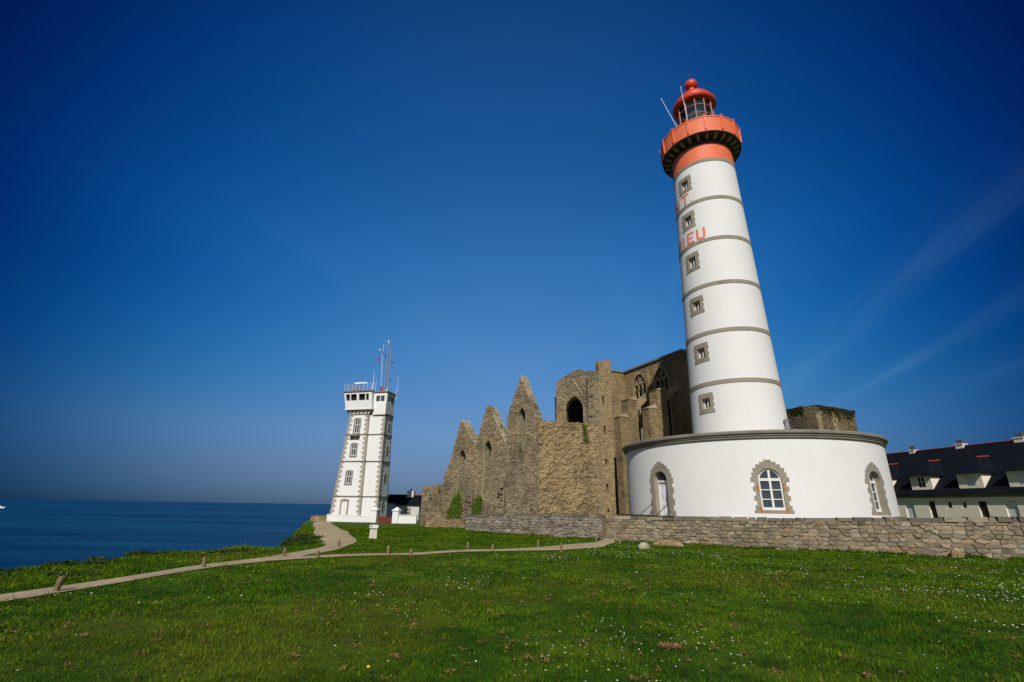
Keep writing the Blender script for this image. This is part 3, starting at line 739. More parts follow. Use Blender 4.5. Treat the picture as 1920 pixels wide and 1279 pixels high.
def more_mats():
    M['lanternframe'] = plain('faded_red_frame', (.55, .26, .18), .5, var=.15)
    m, t, b = new_mat('lantern_glass'); b.inputs['Base Color'].default_value = (.9, .95, 1, 1); b.inputs['Roughness'].default_value = .04; sp(b, .5)
    g = t.node('ShaderNodeBsdfGlossy'); g.inputs['Roughness'].default_value = .05; tr = t.node('ShaderNodeBsdfTransparent'); tr.inputs[0].default_value = (.55, .60, .62, 1)
    fr = t.node('ShaderNodeLayerWeight'); fr.inputs[0].default_value = .35; mx = t.node('ShaderNodeMixShader')
    t.put(mx.inputs[0], t.math('ADD', t.math('MULTIPLY', fr.outputs['Fresnel'], .22), .03)); t.l.new(tr.outputs[0], mx.inputs[1]); t.l.new(g.outputs[0], mx.inputs[2]); t.l.new(mx.outputs[0], t.n['Material Output'].inputs[0]); M['lanternglass'] = m
    M['lens'] = plain('lens_glass', (.42, .46, .44), .10, .6, .8, var=.2, scale=3); M['curtain'] = plain('dark_curtain', (.15, .165, .165), .9, var=.3)
more_mats()
build_lighthouse()

def build_handrail():
    rz = R(-25.557); p = R(-36.9)
    S = thing('door_steps', 'short flight of granite steps up to the white lighthouse door, mostly behind the stone wall', 'steps', LH, rz)
    for k in range(5):
        bm = bmesh.new(); r0 = DR + .32 + (4 - k) * .28; box(bm, -.75, .75, -r0, -DR + .02, -.1 if k == 0 else k * .18 + .004, (k + 1) * .18); bmesh.ops.rotate(bm, verts=bm.verts, cent=(0, 0, 0), matrix=Matrix.Rotation(p, 3, 'Z')); link('step', bm, M['granite_grey'], S)
    for sx, lab in ((-1, 'thin grey metal handrail left of the white lighthouse door'), (1, 'thin grey metal handrail crossing in front of the white lighthouse door')):
        H = thing('handrail', lab, 'handrail', LH, rz); rm = Matrix.Rotation(p, 3, 'Z')
        def bar(name, a, b, r=.02):
            bm = bmesh.new(); tube(bm, a, b, r, n=6); bmesh.ops.rotate(bm, verts=bm.verts, cent=(0, 0, 0), matrix=rm); link(name, bm, M['darkmetal'], H)
        x = sx * .62
        bar('top_rail', (x, -DR - .12, 1.98), (x, -DR - 1.5, 1.08)); bar('lower_rail', (x, -DR - .12, 1.55), (x, -DR - 1.5, .68), .013)
        bar('post', (x, -DR - .2, .85), (x, -DR - .2, 1.95)); bar('post', (x, -DR - 1.42, .17), (x, -DR - 1.42, 1.14))
build_handrail()

# ------------------------------------------------------------------ semaphore tower
SB = (-16.0, 62.4)
def build_semaphore():
    z0 = -.6
    S = thing('semaphore_tower', 'square white signal tower with grey stone quoins and masts on its roof', 'tower', (SB[0], SB[1], 0), R(-15))
    xl = lambda z: -6.95 + (z + .4) / 13.8 * 1.23; xr = lambda z: -2.62 - (z + .4) / 13.8 * .33; yb = lambda z: 4.5 - (z + .4) / 13.8 * .5
    ax = lambda z: -.36 - (z + .4) / 13.3 * .28; ay0 = .22; ay1 = lambda z: 2.62 - (z + .4) / 13.3 * .45
    bm = bmesh.new(); zt = 13.8
    hexa(bm, [(xl(z0), 0, z0), (xr(z0), 0, z0), (xr(z0), yb(z0), z0), (xl(z0), yb(z0), z0)], [(xl(zt), 0, zt), (xr(zt), 0, zt), (xr(zt), yb(zt), zt), (xl(zt), yb(zt), zt)]); link('tower_wall', bm, M['white2'], S)
    bm = bmesh.new(); za = 12.9
    hexa(bm, [(xr(z0) - .3, ay0, z0), (ax(z0), ay0, z0), (ax(z0), ay1(z0), z0), (xr(z0) - .3, ay1(z0), z0)], [(xr(za) - .3, ay0, za), (ax(za), ay0, za), (ax(za), ay1(za), za), (xr(za) - .3, ay1(za), za)]); link('turret_wall', bm, M['white2'], S)
    # string courses
    for z in (2.62, 6.93, 10.36, 13.05):
        bm = bmesh.new(); p = .09
        box(bm, xl(z) - p, xr(z) + p, -p, yb(z) + p, z - .06, z + .06); link('string_course', bm, M['granite_dark'], S)
        bm = bmesh.new(); box(bm, xr(z) + p + .003, ax(z) + p, ay0 - p, ay1(z) + p, z - .055, z + .055); link('string_course', bm, M['granite_dark'], S)
    # quoins
    def quoin(fx, fy, sx, sy, z0q, z1q, la=.54, lb=.28):
        bm = bmesh.new(); z = z0q; k = 0; h = .30; p = .035
        while z < z1q - .05:
            z2 = min(z + h, z1q); a = la if k % 2 == 0 else lb; b = lb if k % 2 == 0 else la
            def c4(zz):
                X, Y = fx(zz), fy(zz)
                return [(X + sx * p, Y + sy * p), (X + sx * p, Y - sy * b), (X - sx * .05, Y - sy * b), (X - sx * .05, Y - sy * .05), (X - sx * a, Y - sy * .05), (X - sx * a, Y + sy * p)]
            hexa(bm, [(x, y, z + .004) for x, y in c4(z)], [(x, y, z2 - .004) for x, y in c4(z2)]); z = z2; k += 1
        link('quoin', bm, M['quoin'], S)
    y0f = lambda z: 0.0
    quoin(xl, y0f, -1, -1, -.5, 13.1); quoin(xr, y0f, 1, -1, -.5, 13.1); quoin(ax, lambda z: ay0, 1, -1, -.5, 12.85, .5, .26); quoin(ax, ay1, 1, 1, -.5, 12.85, .36, .2)
    quoin(xl, yb, -1, 1, -.5, 13.1)
    # windows and door on the front
    def win(cx, zc, w, h, y, face='front', panes=2, body='window'):
        m = Matrix.Identity(4) if face == 'front' else Matrix.Translation((ax(zc), cx, 0)) @ Matrix.Rotation(R(90), 4, 'Z')
        xx = cx if face == 'front' else 0
        bm = bmesh.new(); e = .16 if face == 'front' else .07; plate(bm, [(xx - w / 2 - e, zc - h / 2 - e), (xx + w / 2 + e, zc - h / 2 - e), (xx + w / 2 + e, zc + h / 2 + e), (xx, zc + h / 2 + e + .12), (xx - w / 2 - e, zc + h / 2 + e)], [rect(xx - w / 2, xx + w / 2, zc - h / 2, zc + h / 2)], y - (.10 if face == 'front' else .05), y + .12)
        bmesh.ops.transform(bm, matrix=m, verts=bm.verts); link('surround', bm, M['granite'], S)
        bm = bmesh.new(); f = .07 if face == 'front' else .03; holes = [rect(xx - w / 2 + f, xx - f / 2, zc - h / 2 + f, zc + h / 2 - f), rect(xx + f / 2, xx + w / 2 - f, zc - h / 2 + f, zc + h / 2 - f)] if panes == 2 else [rect(xx - w / 2 + f, xx + w / 2 - f, zc - h / 2 + f, zc + h / 2 - f)]
        if body == 'door': holes = [rect(xx - w / 2 + f, xx + w / 2 - f, zc - h / 2 + .01, zc + h / 2 - f)]
        plate(bm, rect(xx - w / 2 + .002, xx + w / 2 - .002, zc - h / 2 + .002, zc + h / 2 - .002), holes, y - .03, y + .08)
        if body == 'window' and panes == 2:
            box(bm, xx - w / 2 + .02, xx + w / 2 - .02, y - .026, y + .05, zc + h * .12 - .03, zc + h * .12 + .03)
        bmesh.ops.transform(bm, matrix=m, verts=bm.verts); fr = link(body, bm, M['frame'] if face == 'front' else M['granite_dark'], S)
        bm = bmesh.new(); box(bm, xx - w / 2 + .01, xx + w / 2 - .01, y - .012, y + .05, zc - h / 2 + .01, zc + h / 2 - .01); bmesh.ops.transform(bm, matrix=m, verts=bm.verts); link('pane' if body == 'window' else 'leaf', bm, (M['glass'] if face == 'front' else M['dark']) if body == 'window' else M['frame'], fr)
    win(-4.50, 11.45, .72, 1.75, 0); win(-4.58, 8.35, .72, 1.40, 0); win(-4.80, 4.88, .74, 1.42, 0); win(-4.95, 1.0, .86, 2.1, 0, body='door', panes=1)
    for zc, h in ((11.4, .85), (8.4, .85), (4.95, .9), (1.45, .95)): win(1.35, zc, .34, h, 0, 'side', 1)
    bm = bmesh.new(); box(bm, -5.3, -3.9, -.55, -.04, 10.12, 10.26)
    for x in (-5.05, -4.15): hexa(bm, [(x - .1, -.14, 9.75), (x + .1, -.14, 9.75), (x + .1, -.02, 9.75), (x - .1, -.02, 9.75)], [(x - .1, -.45, 10.117), (x + .1, -.45, 10.117), (x + .1, -.02, 10.117), (x - .1, -.02, 10.117)])
    link('balcony', bm, M['granite_dark'], S)
    # watch room on the main tower: flared cab with wide windows
    bm = bmesh.new(); box(bm, -6.42, -2.33, -.42, 4.5, 13.62, 13.80); link('cab_moulding', bm, M['white2'], S)
    for i in range(7):
        x = -6.1 + i * .57; bm = bmesh.new(); hexa(bm, [(x - .11, -.12, 13.22), (x + .11, -.12, 13.22), (x + .11, .06, 13.22), (x - .11, .06, 13.22)], [(x - .11, -.36, 13.615), (x + .11, -.36, 13.615), (x + .11, .06, 13.615), (x - .11, .06, 13.615)]); link('corbel', bm, M['granite_dark'], S)
    for i in range(3):
        y = .55 + i * .8; bm = bmesh.new(); hexa(bm, [(-2.98, y - .11, 13.22), (-2.82, y - .11, 13.22), (-2.82, y + .11, 13.22), (-2.98, y + .11, 13.22)], [(-2.98, y - .11, 13.615), (-2.5, y - .11, 13.615), (-2.5, y + .11, 13.615), (-2.98, y + .11, 13.615)]); link('corbel', bm, M['granite_dark'], S)
    bm = bmesh.new()
    za, zb = 13.803, 16.0
    # front wall of the cab leans out, with two window strips cut in it
    lean = lambda z: -.40 - (z - za) * .10
    tmp = bmesh.new(); plate(tmp, [(-6.36, za), (-2.40, za), (-2.55, zb), (-6.74, zb)], [[(-6.34, 14.84), (-4.72, 14.84), (-4.80, 15.70), (-6.46, 15.70)], [(-4.42, 14.84), (-2.92, 14.84), (-2.98, 15.70), (-4.46, 15.70)]], -.40, -.22)
    for v in tmp.verts: v.co.y -= (v.co.z - za) * .10
    merge(bm, tmp)
    hexa(bm, [(-2.58, -.20, za), (-2.40, -.20, za), (-2.40, 4.4, za), (-2.58, 4.4, za)], [(-2.72, -.42, zb), (-2.55, -.42, zb), (-2.55, 4.5, zb), (-2.72, 4.5, zb)])
    hexa(bm, [(-6.36, -.20, za), (-6.2, -.20, za), (-6.2, 4.4, za), (-6.36, 4.4, za)], [(-6.74, -.42, zb), (-6.56, -.42, zb), (-6.56, 4.5, zb), (-6.74, 4.5, zb)])
    box(bm, -6.3, -2.6, 4.2, 4.4, za, zb)
    link('cab_wall', bm, M['white2'], S)
    bm = bmesh.new(); box(bm, -6.5, -2.7, -.16, -.12, 14.7, 15.8); link('cab_glass', bm, M['dark'], S)
    bm = bmesh.new()
    for x in (-5.72, -3.42): hexa(bm, [(x - .07, -.50, 14.8), (x + .07, -.50, 14.8), (x + .07, -.30, 14.8), (x - .07, -.30, 14.8)], [(x - .10, -.585, 15.72), (x + .04, -.585, 15.72), (x + .04, -.38, 15.72), (x - .10, -.38, 15.72)])
    link('cab_mullion', bm, M['frame'], S)
    bm = bmesh.new(); box(bm, -6.90, -2.50, -.78, 4.7, 16.003, 16.13); link('cab_roof', bm, M['granite_grey'], S)
    # room on the turret
    bm = bmesh.new(); p = .08
    plate(bm, rect(-2.52, -.62, 12.95, 15.95), [rect(-2.2, -1.62, 14.72, 15.5), rect(-1.52, -.95, 14.72, 15.5)], .10, .3)
    tmp = bmesh.new(); plate(tmp, rect(.3, 2.28, 12.95, 15.95), [rect(.55, 1.25, 14.72, 15.5), rect(1.35, 2.0, 14.72, 15.5)], 0, .2)
    merge(bm, tmp, Matrix.Translation((-.62, 0, 0)) @ Matrix.Rotation(R(90), 4, 'Z'))
    box(bm, -2.5, -.83, 2.1, 2.28, 12.95, 15.95)
    link('turret_room', bm, M['white2'], S)
    bm = bmesh.new(); box(bm, -2.45, -.80, .22, 2.08, 14.6, 15.6); link('turret_glass', bm, M['glass'], S)
    bm = bmesh.new(); box(bm, -2.49, -.42, -.08, 2.5, 15.953, 16.06); link('turret_roof', bm, M['granite_grey'], S)
    bm = bmesh.new(); box(bm, -2.4, -.52, .02, 2.38, 12.88, 12.945); link('turret_moulding', bm, M['granite_dark'], S)
    # roof gear
    def rod(name, a, b, r0, r1=None, mat='wmetal', n=6):
        bm = bmesh.new(); tube(bm, a, b, r0, r1, n); return link(name, bm, M[mat], S)
    rod('mast', (-1.68, 1.2, 16.0), (-1.86, 1.2, 23.3), .115, .07, 'metal', 10); rod('mast', (-1.20, 1.2, 16.0), (-1.34, 1.2, 22.3), .10, .07, 'metal', 10)
    rod('mast_light', (-1.86, 1.2, 23.3), (-1.86, 1.2, 23.75), .09, .09)
    rod('yard', (-1.7, 1.15, 21.2), (-3.15, 1.15, 22.25), .055, .045, 'darkmetal'); rod('yard', (-1.3, 1.15, 20.55), (-.62, 1.15, 20.3), .05, .05, 'darkmetal'); rod('yard', (-1.2, 1.15, 17.9), (-.8, 1.15, 17.85), .04, .04, 'darkmetal')
    rod('yard_lamp', (-3.1, 1.15, 22.2), (-3.1, 1.15, 22.55), .07, .07); rod('antenna', (-2.6, 1.15, 21.85), (-2.55, 1.15, 23.2), .035, .02)
    rod('halyard', (-2.75, 1.15, 21.9), (-2.3, 1.15, 17.0), .018); rod('halyard', (-2.5, 1.15, 21.8), (-2.25, 1.15, 17.2), .018)
    for k in range(7): rod('mast_rung', (-1.72 - .02 * k, 1.2, 17 + k * .7), (-1.2 - .02 * k, 1.2, 17 + k * .7), .02, .02, 'metal', 5)
    rod('antenna', (-3.02, .3, 16.1), (-3.0, .3, 17.45), .10, .08); rod('antenna', (-3.0, .3, 17.45), (-3.1, .3, 19.1), .04, .02); rod('antenna', (-2.7, .5, 16.1), (-2.72, .5, 17.9), .03, .02)
    rod('antenna', (.02, 1.4, 15.0), (.10, 1.4, 18.4), .03, .02); rod('antenna_arm', (-.42, 1.4, 16.0), (.35, 1.4, 16.9), .02); rod('antenna', (-.9, .6, 16.0), (-.9, .6, 17.0), .025)
    bm = bmesh.new(); tube(bm, (-5.2, .6, 16.1), (-5.2, .6, 17.35), .13, .11, 10); rb = link('radar_mount', bm, M['metal'], S)
    bm = bmesh.new(); hexa(bm, [(-6.0, .35, 17.38), (-4.2, .75, 17.45), (-4.2, .95, 17.45), (-6.0, .55, 17.38)], [(-5.9, .4, 17.6), (-4.3, .75, 17.66), (-4.3, .9, 17.66), (-5.9, .55, 17.6)]); link('radar_scanner', bm, M['wmetal'], rb)
    bm = bmesh.new()
    for x in np.linspace(-6.75, -2.75, 8): tube(bm, (x, -.6, 16.1), (x, -.6, 17.1), .02, n=5)
    for y in np.linspace(.3, 4.4, 5): tube(bm, (-6.75, y, 16.1), (-6.75, y, 17.1), .02, n=5)
    for z in (16.45, 16.8, 17.1): tube(bm, (-6.75, -.6, z), (-2.75, -.6, z), .016, n=5); tube(bm, (-6.75, -.6, z), (-6.75, 4.4, z), .016, n=5)
    link('roof_railing', bm, M['wmetal'], S)
    bm = bmesh.new(); box(bm, -6.3, -5.45, .2, .3, 16.3, 16.95); link('railing_panel', bm, M['metal'], S)
    bm = bmesh.new(); lathe(bm, [(.02, 16.06), (.14, 16.06), (.14, 16.3), (.02, 16.45)], 10, (-1.0, .5)); link('vent', bm, M['wmetal'], S)
    # flags hang from the halyards
    def flag(name, label, x, z, w, h):
        bm = bmesh.new(); n = 6; rows = []
        for s in (0, 1):
            rows.append([[bm.verts.new((x + w * i / n, 1.12 + .05 * math.sin(i * 1.4) + .015 * s, z - j * h / 3 - .10 * i / n * h)) for i in range(n + 1)] for j in range(4)])
        for s in (0, 1):
            for j in range(3):
                for i in range(n): bm.faces.new((rows[s][j][i], rows[s][j][i + 1], rows[s][j + 1][i + 1], rows[s][j + 1][i]))
        o = link(name, bm, M['flag']); o.location = (SB[0], SB[1], 0); o.rotation_euler = (0, 0, R(-15)); tag(o, label, 'flag')
    flag('flag', 'narrow red pennant hanging high from the yard arm of the signal mast', -3.15, 21.5, .16, .9); flag('flag', 'small red flag low beside the foot of the signal masts', -2.4, 16.95, .45, .5)
build_semaphore()

def sema_local(name, label, cat, group=None): return thing(name, label, cat, (SB[0], SB[1], 0), R(-15), group)
def build_sema_yard():
    W = sema_local('garden_wall', 'low white rendered wall along the foot of the signal tower', 'wall')
    bm = bmesh.new(); hexa(bm, [(-6.0, -1.75, -.6), (.02, -1.75, -.6), (.02, -1.5, -.6), (-6.0, -1.5, -.6)], [(-6.05, -1.77, .40), (.02, -1.77, .30), (.02, -1.48, .30), (-6.05, -1.48, .40)]); link('wall_body', bm, M['white2'], W)
    bm = bmesh.new(); hexa(bm, [(-6.1, -1.81, .403), (.02, -1.81, .303), (.02, -1.44, .303), (-6.1, -1.44, .403)], [(-6.1, -1.78, .46), (.02, -1.78, .36), (.02, -1.47, .36), (-6.1, -1.47, .46)]); link('coping', bm, M['white2'], W)
    for x, lab in ((.42, 'white square gate pillar between the low white wall and the red gate'), (3.25, 'white square gate pillar between the red gate and the cottage wall')):
        P = sema_local('gate_pillar', lab, 'gate pillar', 'white gate pillars'); bm = bmesh.new(); box(bm, x - .37, x + .37, -2.0, -1.3, -.65, 1.0); link('shaft', bm, M['white2'], P)
        bm = bmesh.new(); hexa(bm, [(x - .45, -2.08, 1.003), (x + .45, -2.08, 1.003), (x + .45, -1.22, 1.003), (x - .45, -1.22, 1.003)], [(x - .45, -2.08, 1.14), (x + .45, -2.08, 1.14), (x + .45, -1.22, 1.14), (x - .45, -1.22, 1.14)]); hexa(bm, [(x - .36, -1.99, 1.142), (x + .36, -1.99, 1.142), (x + .36, -1.31, 1.142), (x - .36, -1.31, 1.142)], [(x - .08, -1.7, 1.42), (x + .08, -1.7, 1.42), (x + .08, -1.6, 1.42), (x - .08, -1.6, 1.42)]); link('pillar_cap', bm, M['white2'], P)
    G = sema_local('wooden_gate', 'low red brown wooden double gate between two white pillars', 'gate')
    for x0, x1 in ((.82, 1.82), (1.85, 2.85)):
        bm = bmesh.new(); n = 7
        for i in range(n): box(bm, x0 + (x1 - x0) * i / n + .008, x0 + (x1 - x0) * (i + 1) / n - .008, -1.68, -1.63, -.42, .34)
        box(bm, x0, x1, -1.62, -1.57, -.25, -.13); box(bm, x0, x1, -1.62, -1.57, .1, .22); link('gate_leaf', bm, M['redwood'], G)
    W2 = sema_local('garden_wall', 'short low white wall in front of the slate roofed cottage', 'wall')
    bm = bmesh.new(); box(bm, 3.64, 5.9, -1.85, -1.55, -.7, .52); link('wall_body', bm, M['white2'], W2)
    bm = bmesh.new(); box(bm, 3.64, 5.95, -1.92, -1.48, .523, .60); link('coping', bm, M['white2'], W2)
    # brown bank wall left of the tower
    B = sema_local('bank_wall', 'low brown stone bank wall at the end of the gravel path left of the signal tower', 'wall')
    bm = bmesh.new(); poly = jag([(-8.75, -.7), (-6.15, -.7), (-6.15, .34), (-8.5, .22)], .35, .04); plate(bm, poly, [], -1.4, .2); link('wall_body', bm, M['ruin_warm'], B)
    # cottage behind the gate
    C = thing('cottage', 'small pale cottage with dark slate roof and cream chimney behind the red gate', 'house', (-16.4, 73.4, 0), R(-12))
    bm = bmesh.new(); box(bm, -.15, 3.5, 0, 4.5, -.9, 1.66); link('wall', bm, M['cream_white'], C)
    bm = bmesh.new(); box(bm, -2.6, -.153, 1.8, 4.3, -.9, 1.9); link('wing_wall', bm, M['wingshade'], C)
    bm = bmesh.new()
    V = [bm.verts.new(p) for p in ((-.35, -.25, 1.664), (3.7, -.25, 1.664), (3.7, 4.7, 1.664), (-.35, 4.7, 1.664), (1.1, 2.2, 3.1), (3.7, 2.2, 3.1))]
    for f in ((0, 1, 5, 4), (3, 0, 4), (2, 3, 4, 5), (1, 2, 5), (0, 3, 2, 1)): bm.faces.new([V[i] for i in f])
    link('roof', bm, M['slate'], C)
    bm = bmesh.new(); V = [bm.verts.new(p) for p in ((-2.8, 1.6, 1.904), (-.06, 1.6, 1.904), (-.06, 4.5, 1.904), (-2.8, 4.5, 1.904), (-2.8, 3.0, 3.2), (1.2, 3.0, 3.2))]
    for f in ((0, 1, 5, 4), (2, 3, 4, 5), (3, 0, 4), (1, 2, 5), (0, 3, 2, 1)): bm.faces.new([V[i] for i in f])
    link('wing_roof', bm, M['slate'], C)
    bm = bmesh.new(); tube(bm, (1.1, 2.2, 3.12), (3.72, 2.2, 3.12), .09, .09, 8); link('ridge_tiles', bm, M['tile'], C)
    bm = bmesh.new(); box(bm, .75, 1.75, 1.7, 2.5, 2.3, 3.7); link('chimney', bm, M['cream'], C)
    bm = bmesh.new(); lathe(bm, [(.01, 3.70), (.14, 3.70), (.11, 4.0), (.01, 4.0)], 10, (1.2, 2.1)); link('chimney_pot', bm, M['tile'], C)
    bm = bmesh.new(); plate(bm, rect(1.5, 2.28, .1, 1.35), [rect(1.66, 2.12, .24, 1.22)], -.07, .02); link('surround', bm, M['capstone'], C)
    bm = bmesh.new(); box(bm, 1.64, 2.14, -.03, .03, .22, 1.24); w = link('window', bm, M['dark'], C); bm = bmesh.new(); box(bm, 1.86, 1.92, -.05, -.032, .24, 1.22); box(bm, 1.66, 2.12, -.05, -.0325, .8, .85); link('glazing_bar', bm, M['frame'], w)
    bm = bmesh.new(); box(bm, -1.3, -.7, 1.74, 1.81, -.1, 1.2); link('window', bm, M['glass'], C)
M['cream_white'] = white_render('cottage_render', (.62, .60, .58)); M['wingshade'] = white_render('cottage_wing_shaded', (.50, .52, .56))  # wing colour blued and darkened: shade put into its render
build_sema_yard()

# ------------------------------------------------------------------ abbey ruins
def build_abbey():
    A = thing('abbey_ruin', 'roofless stone abbey ruin with three pointed gables and tall choir beside the lighthouse', 'ruin', (2.3, 42.0, 0), R(-34))
    th = .95
    def gable(outline, holes, y, thick, n, back=None, name='gable_wall'):
        bm = bmesh.new(); out = jag(outline, .34, .075, keep_low=.5); plate(bm, out, holes, y, y + thick); knobs(bm, outline, holes, y, n); g = link(name, bm, M['ruin'], A)
        return g
    # gable 3 (nearest), 2, 1 (farthest); x is minus the distance along the front
    l3 = lancet(-1.58, .42, 5.1, 9.45, 10.3); l2 = lancet(-5.48, .46, 2.2, 6.7, 7.6); l1 = lancet(-8.72, .46, 1.9, 6.1, 6.95)
    gable([(-3.25, -.4), (0, -.4), (0, 9.15), (-1.70, 13.25), (-3.25, 9.3)], [l3], 0, th, 260)
    gable([(-7.05, -.4), (-3.253, -.4), (-3.253, 6.7), (-5.35, 10.75), (-5.75, 10.80), (-7.05, 6.9)], [l2], .25, th, 260)
    gable([(-11.05, -.4), (-7.053, -.4), (-7.053, 7.05), (-8.85, 9.75), (-9.1, 9.6), (-10.2, 5.8), (-10.95, 4.4)], [l1], .5, th, 240)
    # pale weathered copings on the right hand slopes
    def cope(x0, z0, x1, z1, y, t, n=8):
        bm = bmesh.new(); a, b = Vector((x0, z0)), Vector((x1, z1)); d = (b - a) / n; nn = Vector((d.y, -d.x)).normalized()
        if nn.x < 0: nn = -nn
        for i in range(n):
            p = a + d * (i + .03); q = a + d * (i + .97); o = random.uniform(.02, .07); w = random.uniform(-.04, .04)
            hexa(bm, [(p.x - .1, y - .05 + w, p.y), (p.x - .1, y + t + .04, p.y), (q.x - .1, y + t + .04, q.y), (q.x - .1, y - .05 + w, q.y)], [(p.x + nn.x * o, y - .05 + w, p.y + nn.y * o), (p.x + nn.x * o, y + t + .04, p.y + nn.y * o), (q.x + nn.x * o, y + t + .04, q.y + nn.y * o), (q.x + nn.x * o, y - .05 + w, q.y + nn.y * o)])
        return link('coping', bm, M['capstone'], A)
    cope(.03, 9.1, -1.66, 13.28, 0, th, 10); cope(-3.22, 6.75, -5.33, 10.78, .25, th, 9); cope(-7.02, 7.0, -8.84, 9.76, .5, th, 7)
    bm = bmesh.new(); out = [( .003, -.4), (.10, -.4), (.10, 9.0), (.003, 9.1)]
    hexa(bm, [(0.003, .05, -.4), (.12, .0, -.4), (.12, th + .3, -.4), (.003, th + .3, -.4)], [(.003, .05, 9.1), (.06, .0, 9.0), (.06, th + .3, 9.0), (.003, th + .3, 9.1)]); link('gable_quoin', bm, M['capstone'], A)
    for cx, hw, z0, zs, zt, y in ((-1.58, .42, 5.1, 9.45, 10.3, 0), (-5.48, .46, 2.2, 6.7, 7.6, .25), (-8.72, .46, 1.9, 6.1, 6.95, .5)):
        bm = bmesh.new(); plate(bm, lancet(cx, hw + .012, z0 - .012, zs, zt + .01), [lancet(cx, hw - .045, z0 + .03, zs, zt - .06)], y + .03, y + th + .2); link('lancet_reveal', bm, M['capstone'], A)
    # panel deep in each lancet, its stone darkened to stand for interior shade
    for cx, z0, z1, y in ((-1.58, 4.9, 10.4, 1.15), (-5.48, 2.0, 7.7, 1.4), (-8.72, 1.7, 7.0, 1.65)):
        bm = bmesh.new(); box(bm, cx - .7, cx + .7, y, y + .12, z0, z1); link('lancet_shade_panel', bm, M['ruin_shadow'], A)
    # buttress stubs between the gables
    for x, zt, y in ((-3.55, 4.2, .25), (-7.3, 3.3, .5)):
        bm = bmesh.new(); hexa(bm, [(x - .42, y - .75, -.4), (x + .42, y - .75, -.4), (x + .42, y + .05, -.4), (x - .42, y + .05, -.4)], [(x - .36, y - .35, zt), (x + .36, y - .35, zt), (x + .36, y + .05, zt + .5), (x - .36, y + .05, zt + .5)]); knobs(bm, rect(x - .4, x + .4, 0, zt - .5), [], y - .62, 24); link('buttress', bm, M['ruin'], A)
    # --- rubble flank wall, broken block and stair turret (frame turned to the sun)
    F = lambda v: Matrix.Rotation(R(15 + 34), 4, 'Z')
    mt = Matrix.Rotation(R(49), 4, 'Z')
    def add(name, bm, mat, smooth=False):
        bmesh.ops.transform(bm, matrix=mt, verts=bm.verts); return link(name, bm, mat, A, smooth)
    def rough(x0, x1, z0, z1, y, amp, step=.14, topf=None, seed=0):
        bm = bmesh.new(); nx = int((x1 - x0) / step); nz = int((z1 - z0) / step); g = []
        for j in range(nz + 1):
            row = []
            for i in range(nx + 1):
                x = x0 + (x1 - x0) * i / nx; ztop = z1 if topf is None else topf(x); z = z0 + (ztop - z0) * j / nz
                n = mnoise.noise((x * .6 + seed, z * .5, 3)) * .9 + mnoise.noise((x * 1.9 + seed, z * 2.3, 9)) * .55 + mnoise.noise((x * 4.3, z * 5.0, seed)) * .5 + mnoise.noise((x * 8.3, z * 9.5, seed)) * .4
                n = max(-1.0, min(1.1, n)); row.append(bm.verts.new((x, y - .06 - amp * (n + .6), z)))
            g.append(row)
        for j in range(nz):
            for i in range(nx): bm.faces.new((g[j][i], g[j][i + 1], g[j + 1][i + 1], g[j + 1][i]))
        # close towards the back
        for row, rev in ((g[-1], False), (g[0], True)):
            bk = [bm.verts.new((v.co.x, y + 1.1, v.co.z)) for v in row]
            for i in range(nx): bm.faces.new((row[i], row[i + 1], bk[i + 1], bk[i]))
        for k in (0, nx):
            col = [r[k] for r in g]; bk = [bm.verts.new((v.co.x, y + 1.1, v.co.z)) for v in col]
            for j in range(nz): bm.faces.new((col[j], col[j + 1], bk[j + 1], bk[j]))
        return bm
    topA = lambda x: 8.9 + .12 * mnoise.noise((x * 2.2, 4, 4)) + .08 * mnoise.noise((x * 6, 1, 4))
    add('rubble_wall', rough(.15, 5.72, -.4, 8.9, 0, .17, .085, topA, 2), M['ruin_warm'])
    mb = Matrix.Translation((-.06, 3.01, -.058)) @ Matrix.Rotation(R(-15 + 34), 4, 'Z') @ Matrix.Scale(1.035, 4)
    def addb(name, bm, mat):
        bmesh.ops.transform(bm, matrix=mb, verts=bm.verts); return link(name, bm, mat, A)
    arch = lancet(1.98, .82, 8.6, 10.05, 11.35)
    blk = [(.33, 8.3), (4.3, 8.3), (4.3, 13.45), (2.98, 13.5), (2.8, 13.72), (2.15, 13.72), (1.1, 13.1), (.35, 12.6)]
    bm = bmesh.new(); plate(bm, jag(blk, .4, .06), [arch], 0, 1.5); knobs(bm, blk, [arch], 0, 150); addb('broken_block', bm, M['ruin'])
    bm = bmesh.new(); plate(bm, lancet(1.98, .832, 8.6, 10.05, 11.36), [lancet(1.98, .78, 8.62, 10.05, 11.28)], .04, 1.4); addb('arch_reveal', bm, M['capstone'])
    bm = bmesh.new(); box(bm, -.3, 4.2, 3.0, 3.1, 8.4, 11.9); addb('arch_void', bm, M['dark'])
    bm = bmesh.new()
    for i in range(6): xx = 1.9 + i * .15; zq = 12.95 - i * .27; hexa(bm, [(xx, -.10, zq - .36), (xx + .12, -.10, zq - .36), (xx + .12, .01, zq - .36), (xx, .01, zq - .36)], [(xx - .05, -.08, zq), (xx + .10, -.08, zq), (xx + .10, .01, zq), (xx - .05, .01, zq)])
    addb('roof_scar', bm, M['capstone'])
    # turret: chamfered shaft with slit windows
    def tshape(s, dx=0): return [(5.72 + dx, .30), (5.95 + dx, -.28), (7.02 * s + dx, -.28), (7.42 * s + dx, .30), (7.42 * s + dx, 2.0), (5.72 + dx, 2.0)]
    slits = [(6.17 + .2, 10.7, 11.5), (6.37, 8.0, 8.75), (6.37, 5.3, 5.8), (6.37, 3.05, 3.7), (6.37, 1.35, 1.6)]
